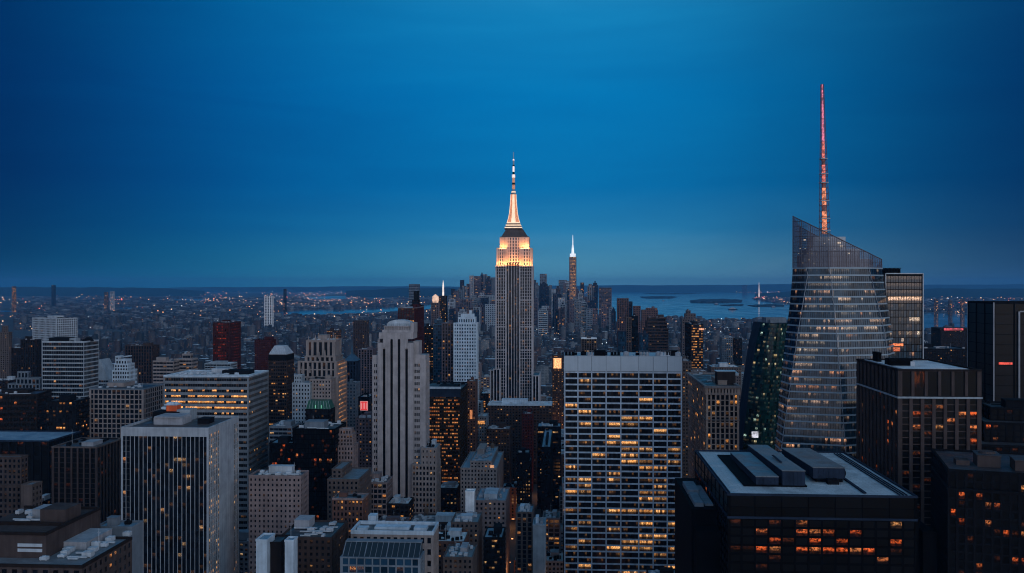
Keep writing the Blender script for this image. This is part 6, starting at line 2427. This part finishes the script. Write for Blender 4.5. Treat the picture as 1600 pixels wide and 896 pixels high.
vv_ = n('ShaderNodeMapRange', i0=nz.outputs[0], i1=.3, i2=.7, i3=.6, i4=1.35).outputs[0]
base = n('ShaderNodeHueSaturation', Value=vv_, Color=at.outputs['Color']).outputs[0]
base = n.mix(inw, base, (.015, .02, .03))
p = n('ShaderNodeBsdfPrincipled', Base_Color=base, Roughness=.7, Emission_Color=ecol, Emission_Strength=n.m('MULTIPLY', on, n.m('MULTIPLY', swn.outputs[0], 2.6)))
CITY = finish(m, n, p.outputs[0])


def city_mass(name, rows, mat, label=None):
    """rows: arrays u,v,w,d,h,z,wall rgb,roof rgb,litp,seed"""
    A = np.array(rows, dtype=np.float64)
    K = len(A)
    u, v, w, d, h = A[:, 0], A[:, 1], A[:, 2], A[:, 3], A[:, 4]
    def W2(a, b):
        return a * ca + b * sa, -a * sa + b * ca
    V = np.zeros((K, 8, 3))
    for i, (fu, fv) in enumerate(((0, 0), (1, 0), (1, 1), (0, 1))):
        x, y = W2(u + w * fu, v + d * fv)
        for zi in (0, 1):
            V[:, i + 4 * zi, 0] = x
            V[:, i + 4 * zi, 1] = y
            V[:, i + 4 * zi, 2] = h * zi
    FI = np.array([(4, 5, 6, 7), (0, 1, 5, 4), (1, 2, 6, 5), (3, 0, 4, 7), (2, 3, 7, 6)])
    Fc = (np.arange(K)[:, None, None] * 8 + FI[None]).reshape(-1, 4)
    me = bpy.data.meshes.new(name)
    me.vertices.add(K * 8)
    me.vertices.foreach_set('co', V.reshape(-1))
    me.loops.add(len(Fc) * 4)
    me.loops.foreach_set('vertex_index', Fc.reshape(-1))
    me.polygons.add(len(Fc))
    me.polygons.foreach_set('loop_start', np.arange(len(Fc)) * 4)
    me.polygons.foreach_set('loop_total', np.full(len(Fc), 4))
    bay, fl = 3.6, 3.6
    UV = np.zeros((K, 5, 4, 2))
    wn_, dn, hn = np.maximum(1, np.round(w / bay)), np.maximum(1, np.round(d / bay)), np.maximum(1, np.round(h / fl))
    for fi, nn_ in ((1, wn_), (2, dn), (3, dn), (4, wn_)):
        UV[:, fi, 1, 0] = nn_
        UV[:, fi, 2, 0] = nn_
        UV[:, fi, 2, 1] = hn
        UV[:, fi, 3, 1] = hn
    ul = me.uv_layers.new(name='UVMap')
    ul.data.foreach_set('uv', UV.reshape(-1))
    T = np.ones((K, 5, 4))
    T[:, 0, :3] = A[:, 8:11]
    for fi in (1, 2, 3, 4):
        T[:, fi, :3] = A[:, 5:8]
    at = me.attributes.new('tint', 'FLOAT_COLOR', 'FACE')
    at.data.foreach_set('color', T.reshape(-1))
    P = np.zeros((K, 5, 3))
    P[:, 1:, 0] = 1
    P[:, :, 1] = A[:, 12][:, None]
    P[:, :, 2] = A[:, 11][:, None]
    at = me.attributes.new('param', 'FLOAT_VECTOR', 'FACE')
    at.data.foreach_set('vector', P.reshape(-1))
    me.materials.append(mat)
    me.update()
    me.validate()
    o = bpy.data.objects.new(name, me)
    COL.objects.link(o)
    o['kind'] = 'stuff'
    return o


WT = [(.042, .034, .036), (.024, .018, .019), (.08, .076, .08), (.038, .021, .021), (.02, .026, .038), (.15, .155, .16), (.009, .0095, .013), (.033, .040, .055)]
RT = [(.05, .06, .075), (.10, .13, .16), (.50, .58, .64), (.025, .027, .035), (.06, .05, .05), (.24, .29, .33), (.75, .82, .86)]
RP = [6, 5, 3, 9, 4, 3, 3]
rows = []
nr = np.random.RandomState(7)


def add_box(u, v, w, d, h, litp):
    a = WT[nr.randint(len(WT))]
    b = RT[nr.choice(len(RT), p=np.array(RP) / sum(RP))]
    rows.append((u, v, w, d, h, *a, *b, litp, nr.rand()))
    # roof huts make the roofscape read at a distance
    if w > 8 and nr.rand() < .75:
        b2 = RT[nr.randint(len(RT))]
        ww, dd = w * nr.uniform(.2, .45), d * nr.uniform(.15, .35)
        rows.append((u + nr.uniform(.1, .5) * w, v + nr.uniform(.1, .6) * d, ww, dd, h + nr.uniform(2, 5), *a, *b2, 0, nr.rand()))


for q in rest:
    u, vv, w, d, px, y, h = q
    add_box(u, vv, w, d, h, nr.choice((.02, .05, .12)))
v = 1900.0
while v < 19000:
    k = 1.0 if v < 4200 else (1.0 + (v - 4200) / 4200)
    bd = 26 * k
    u = -v * .62
    umax = v * .62
    while u < umax:
        w = nr.uniform(12, 34) * k
        ph = (u - 25) % 250
        if ph < 22 and v < 7000:
            u += 22 - ph
            continue
        x, y = g2w(u + w / 2, v)
        px = 800 + F * x / y
        py = HZ + CAMZ * F / y
        if nr.rand() < (.90 if v < 7000 else .62) and -40 < px < 1640:
            wet = any(in_poly(px, py, W_) for W_ in WATERPX)
            wet = wet or (px > 925 and 474 < py < 512 and px > 925 + (py - 474) * .2 and any(in_poly(px, py + 1.5, W_) for W_ in WATERPX))
            park = math.sin(x * .0011 + 1.3) * math.sin(y * .0009 + .4) > .78 and v > 3000
            if not wet and not (v < 2600 and hits(u, v, u + w, v + bd)) and not park:
                h = min(70, 9 + nr.gamma(2.2, 5.0))
                if nr.rand() < .05:
                    h = nr.uniform(30, 75)
                if v > 6000:
                    h = min(h, 40)
                # shores lie low, so the water behind them stays in sight
                if v > 6000 and px < 760 and any(in_poly(px, py - s_, W_) for W_ in WATERPX for s_ in (1.0, 2.2, 3.5, 5.0)):
                    h = 3.0
                add_box(u, v, w - nr.uniform(.2, 3), bd * nr.uniform(.75, 1.0), h, nr.choice((.01, .03, .08, .15)))
        u += w
    v += (30 if int(v / 30) % 2 else 42) * k
print('mass boxes', len(rows))
city_mass('city_buildings', rows, CITY)

# lights of the far streets: tiny lamps spread over the plain, thicker along roads and shores
lm = {}
LC = [((1.0, .38, .13), 2.4), ((1.0, .62, .34), 2.4), ((.80, .90, 1.0), 1.8), ((1.0, .14, .08), 2.4)]
mbs = [MB() for _ in LC]
rr = random.Random(17)


def lamp(px, py, size, k, z=None):
    Y = CAMZ * F / (py - HZ)
    s = Y / F * size * .5
    x = kx(px) * Y
    zz = z if z is not None else rr.uniform(8, 30)
    mbs[k].box(x - s, Y - s, zz, x + s, Y + s, zz + 2 * s)


def land(px, py):
    return not any(in_poly(px, py, W_) for W_ in WATERPX)


for _ in range(3600):
    px = rr.uniform(-10, 1610)
    py = HZ + 6 + abs(rr.gauss(0, 1)) * 44
    if not land(px, py) or py < 452 or py > 600:
        continue
    if px < 420 and rr.random() < .6:
        continue
    k = rr.choices((0, 1, 2, 3), (6, 4, 1.6, .5))[0]
    lamp(px, py, rr.choice((.35, .45, .5, .7, .9, 1.2)), k)
# bright clusters
for cx, cy, sx, sy, cnt, ks in ((330, 471, 22, 2.0, 46, (0, 1)), (360, 469, 14, 1.5, 26, (1, 2)), (190, 503, 10, 1.2, 16, (1,)), (215, 503, 14, 1.8, 18, (0,)), (180, 468, 30, 2, 22, (0, 1)), (420, 474, 9, 2.2, 20, (0, 3)), (300, 511, 30, 2, 26, (1, 2)),
                                (1185, 464, 16, 3.5, 90, (0, 3, 3)), (1215, 470, 20, 3.5, 60, (0, 3, 1)), (1590, 463, 20, 3, 60, (0, 3, 1)), (1470, 492, 40, 1.4, 90, (1, 2, 1)), (1450, 463, 30, 4, 40, (0, 1)), (1210, 476, 25, 1.2, 40, (1, 2)),
                                (560, 458, 40, 3, 40, (2, 1)), (480, 470, 40, 5, 80, (1, 2, 0)), (650, 478, 30, 4, 40, (0, 1)), (1090, 456, 40, 1.2, 30, (1, 2)), (1530, 475, 60, 7, 120, (0, 1, 3)), (1560, 495, 50, 5, 60, (0, 1)), (500, 476, 80, 6, 120, (0, 1)), (1100, 452.5, 90, .8, 50, (1,)),
                                (870, 515, 50, 14, 300, (1, 2, 2, 0)), (930, 522, 60, 16, 320, (2, 1, 0)), (620, 520, 90, 16, 220, (2, 1, 0)), (1100, 510, 80, 10, 160, (2, 1, 0)), (1180, 520, 40, 14, 110, (2, 1, 0)), (480, 527, 20, 2, 36, (0, 3, 1)), (620, 470, 70, 4, 50, (1, 0))):
    for _ in range(cnt):
        px, py = rr.gauss(cx, sx), rr.gauss(cy, sy)
        if py < 451.5 or not land(px, py):
            continue
        lamp(px, py, rr.choice((.4, .55, .7, .9)), rr.choice(ks))
for k, mb in enumerate(mbs):
    o = mb.build('street_lights', emit_mat('lamp_%s' % ('amber', 'warm', 'cold', 'red')[k], LC[k][0], LC[k][1]))
    o['kind'] = 'stuff'

# lamps and shop fronts along the streets between the blocks
nearl = [MB(), MB()]
for k in range(-6, 6):
    uc = 25 + 13 + k * AV
    vv = 520.0
    while vv < 2600:
        vv += rr.uniform(8, 20)
        for s in (-1, 1):
            if rr.random() < .55:
                x, y = g2w(uc + s * 10.5, vv)
                w = rr.uniform(.5, 2.6)
                nearl[rr.random() < .35].box(x - w, y - .5, 2.5, x + w, y + .5, 2.5 + rr.uniform(.6, 1.8))
for v_ in np.arange(470, 2600, 80):
    vs = v_ + 31 + 31 + 8
    u = -1300.0
    while u < 1300:
        u += rr.uniform(10, 40)
        if hits(u - 1, vs - 1, u + 1, vs + 1):
            continue
        x, y = g2w(u, vs)
        w = rr.uniform(.4, 1.6)
        nearl[rr.random() < .35].box(x - w, y - .3, 3, x + w, y + .3, 3 + rr.uniform(.5, 1.4))
nearl[0].build('street_lights', emit_mat('lamp_amber', *LC[0]))['kind'] = 'stuff'
nearl[1].build('street_lights', emit_mat('lamp_warm', *LC[1]))['kind'] = 'stuff'

# lit street canyons near by: car lamps and shop fronts low between the blocks
car_w, car_r, shop = MB(), MB(), MB()
for k in range(-6, 6):
    uc = 25 + 13 + k * AV
    vv = 500.0
    while vv < 2400:
        vv += rr.uniform(6, 26)
        for s in (-1, 1):
            if rr.random() < .7:
                x, y = g2w(uc + s * rr.uniform(1.5, 8), vv)
                b = car_w if s > 0 else car_r
                b.box(x - .9, y - .3, .5, x + .9, y + .3, 1.1)
car_w.build('car_lights', emit_mat('lamp_warm', *LC[1]))['kind'] = 'stuff'
car_r.build('car_lights', emit_mat('lamp_red', *LC[3]))['kind'] = 'stuff'


def glow_sign(px, py, Y, wpx, hpx, colr, s, label):
    """small lit shop or roof sign, a real flat box at its own distance"""
    z = zat(py, Y)
    x = kx(px) * Y
    m = MB()
    w, h = wpx * Y / F, hpx * Y / F
    m.box(-w / 2, -.4, 0, w / 2, .4, h)
    o = m.build('lit_sign', emit_mat('sign_%d_%d' % (px, py), colr, s, (.1, .05, .05), .8, 1.5 / max(w * .2, 1)))
    o.location = (x, Y, z - h)
    tag(o, label, 'sign')


for a in ((871, 560, 1502.5, 12, 16, (1.0, .45, .18), 2.2, 'bright orange lit shop front in the street beside the broad white tower'),
          (1399, 537, 664.3, 24, 4, (1.0, .22, .06), 1.6, 'red orange lit strip on the glass wing above the ribbed tower roof'),
          (1400, 543, 664.3, 12, 6, (1.0, .20, .05), .9, 'short orange lit panel under the red orange strip on the glass wing'),
          (1490, 513, 1895, 30, 3.5, (1.0, .10, .12), .9, 'long red lit sign on the dark roof by the river'),
          (1446, 521, 4700, 11, 4, (1.0, .12, .15), 1.0, 'small red lit sign by the river right of the glass wing'),
          (1461, 525, 4140, 8, 10, (1.0, .34, .18), 1.0, 'square orange lit sign by the river right of the glass wing'),
          (706, 772, 1003, 26, 8, (1.0, .22, .04), .8, 'glowing orange entrance canopy at the foot of the bronze block'),
          (482, 526, 4300, 14, 2.5, (1.0, .25, .12), 1.4, 'red orange lit roof edge behind the cream gothic tower'),
          (500, 529, 4155, 12, 2.5, (.8, .9, 1.0), 1.1, 'white lit roof edge behind the cream gothic tower'),
          (226, 497.5, 6700, 12, 5, (1.0, .30, .14), .7, 'small red lit building far off among the left rooftops'),
          (736, 641, 1079, 4, 14, (1.0, .35, .12), .9, 'narrow orange lit sign beside the slim brown red tower'),
          (752, 658, 1118.5, 11, 5, (1.0, .40, .10), 1.0, 'orange lit rooftop room below the floodlit skyscraper'),
          (769, 727, 903, 6, 6, (1.0, .50, .25), 1.0, 'warm lit roof hut on the stepped tan block below the floodlit skyscraper'),
          (1096, 513, 1640, 8, 3, (1.0, .45, .25), 1.3, 'bright roof light on top of the orange fronted dark tower')):
    glow_sign(*a)

# warm light of shops and street lamps rising from the canyons
for i, (px, py, Y, e) in enumerate(((868, 566, 1490, 60000), (706, 800, 985, 26000), (850, 640, 1150, 14000), (800, 700, 1000, 10000), (870, 740, 900, 12000), (690, 700, 1060, 14000), (745, 690, 1060, 14000),
                                    (590, 690, 980, 14000), (545, 700, 860, 12000), (430, 760, 760, 10000), (500, 800, 720, 12000), (150, 800, 690, 18000), (120, 800, 700, 9000), (60, 640, 980, 12000), (235, 640, 980, 12000), (1072, 700, 800, 14000),
                                    (1150, 700, 830, 16000), (1210, 660, 800, 12000), (800, 800, 800, 8000), (860, 850, 760, 8000), (600, 620, 1300, 20000), (900, 520, 2300, 30000), (1300, 560, 1500, 20000), (660, 620, 1200, 20000), (455, 700, 860, 12000))):
    l = bpy.data.lights.new('street_glow', 'POINT')
    l.energy = e * .9
    l.color = (1.0, .42, .15)
    l.shadow_soft_size = 5.0
    ob = bpy.data.objects.new('street_glow', l)
    COL.objects.link(ob)
    ob.location = (kx(px) * Y, Y, 14.0)
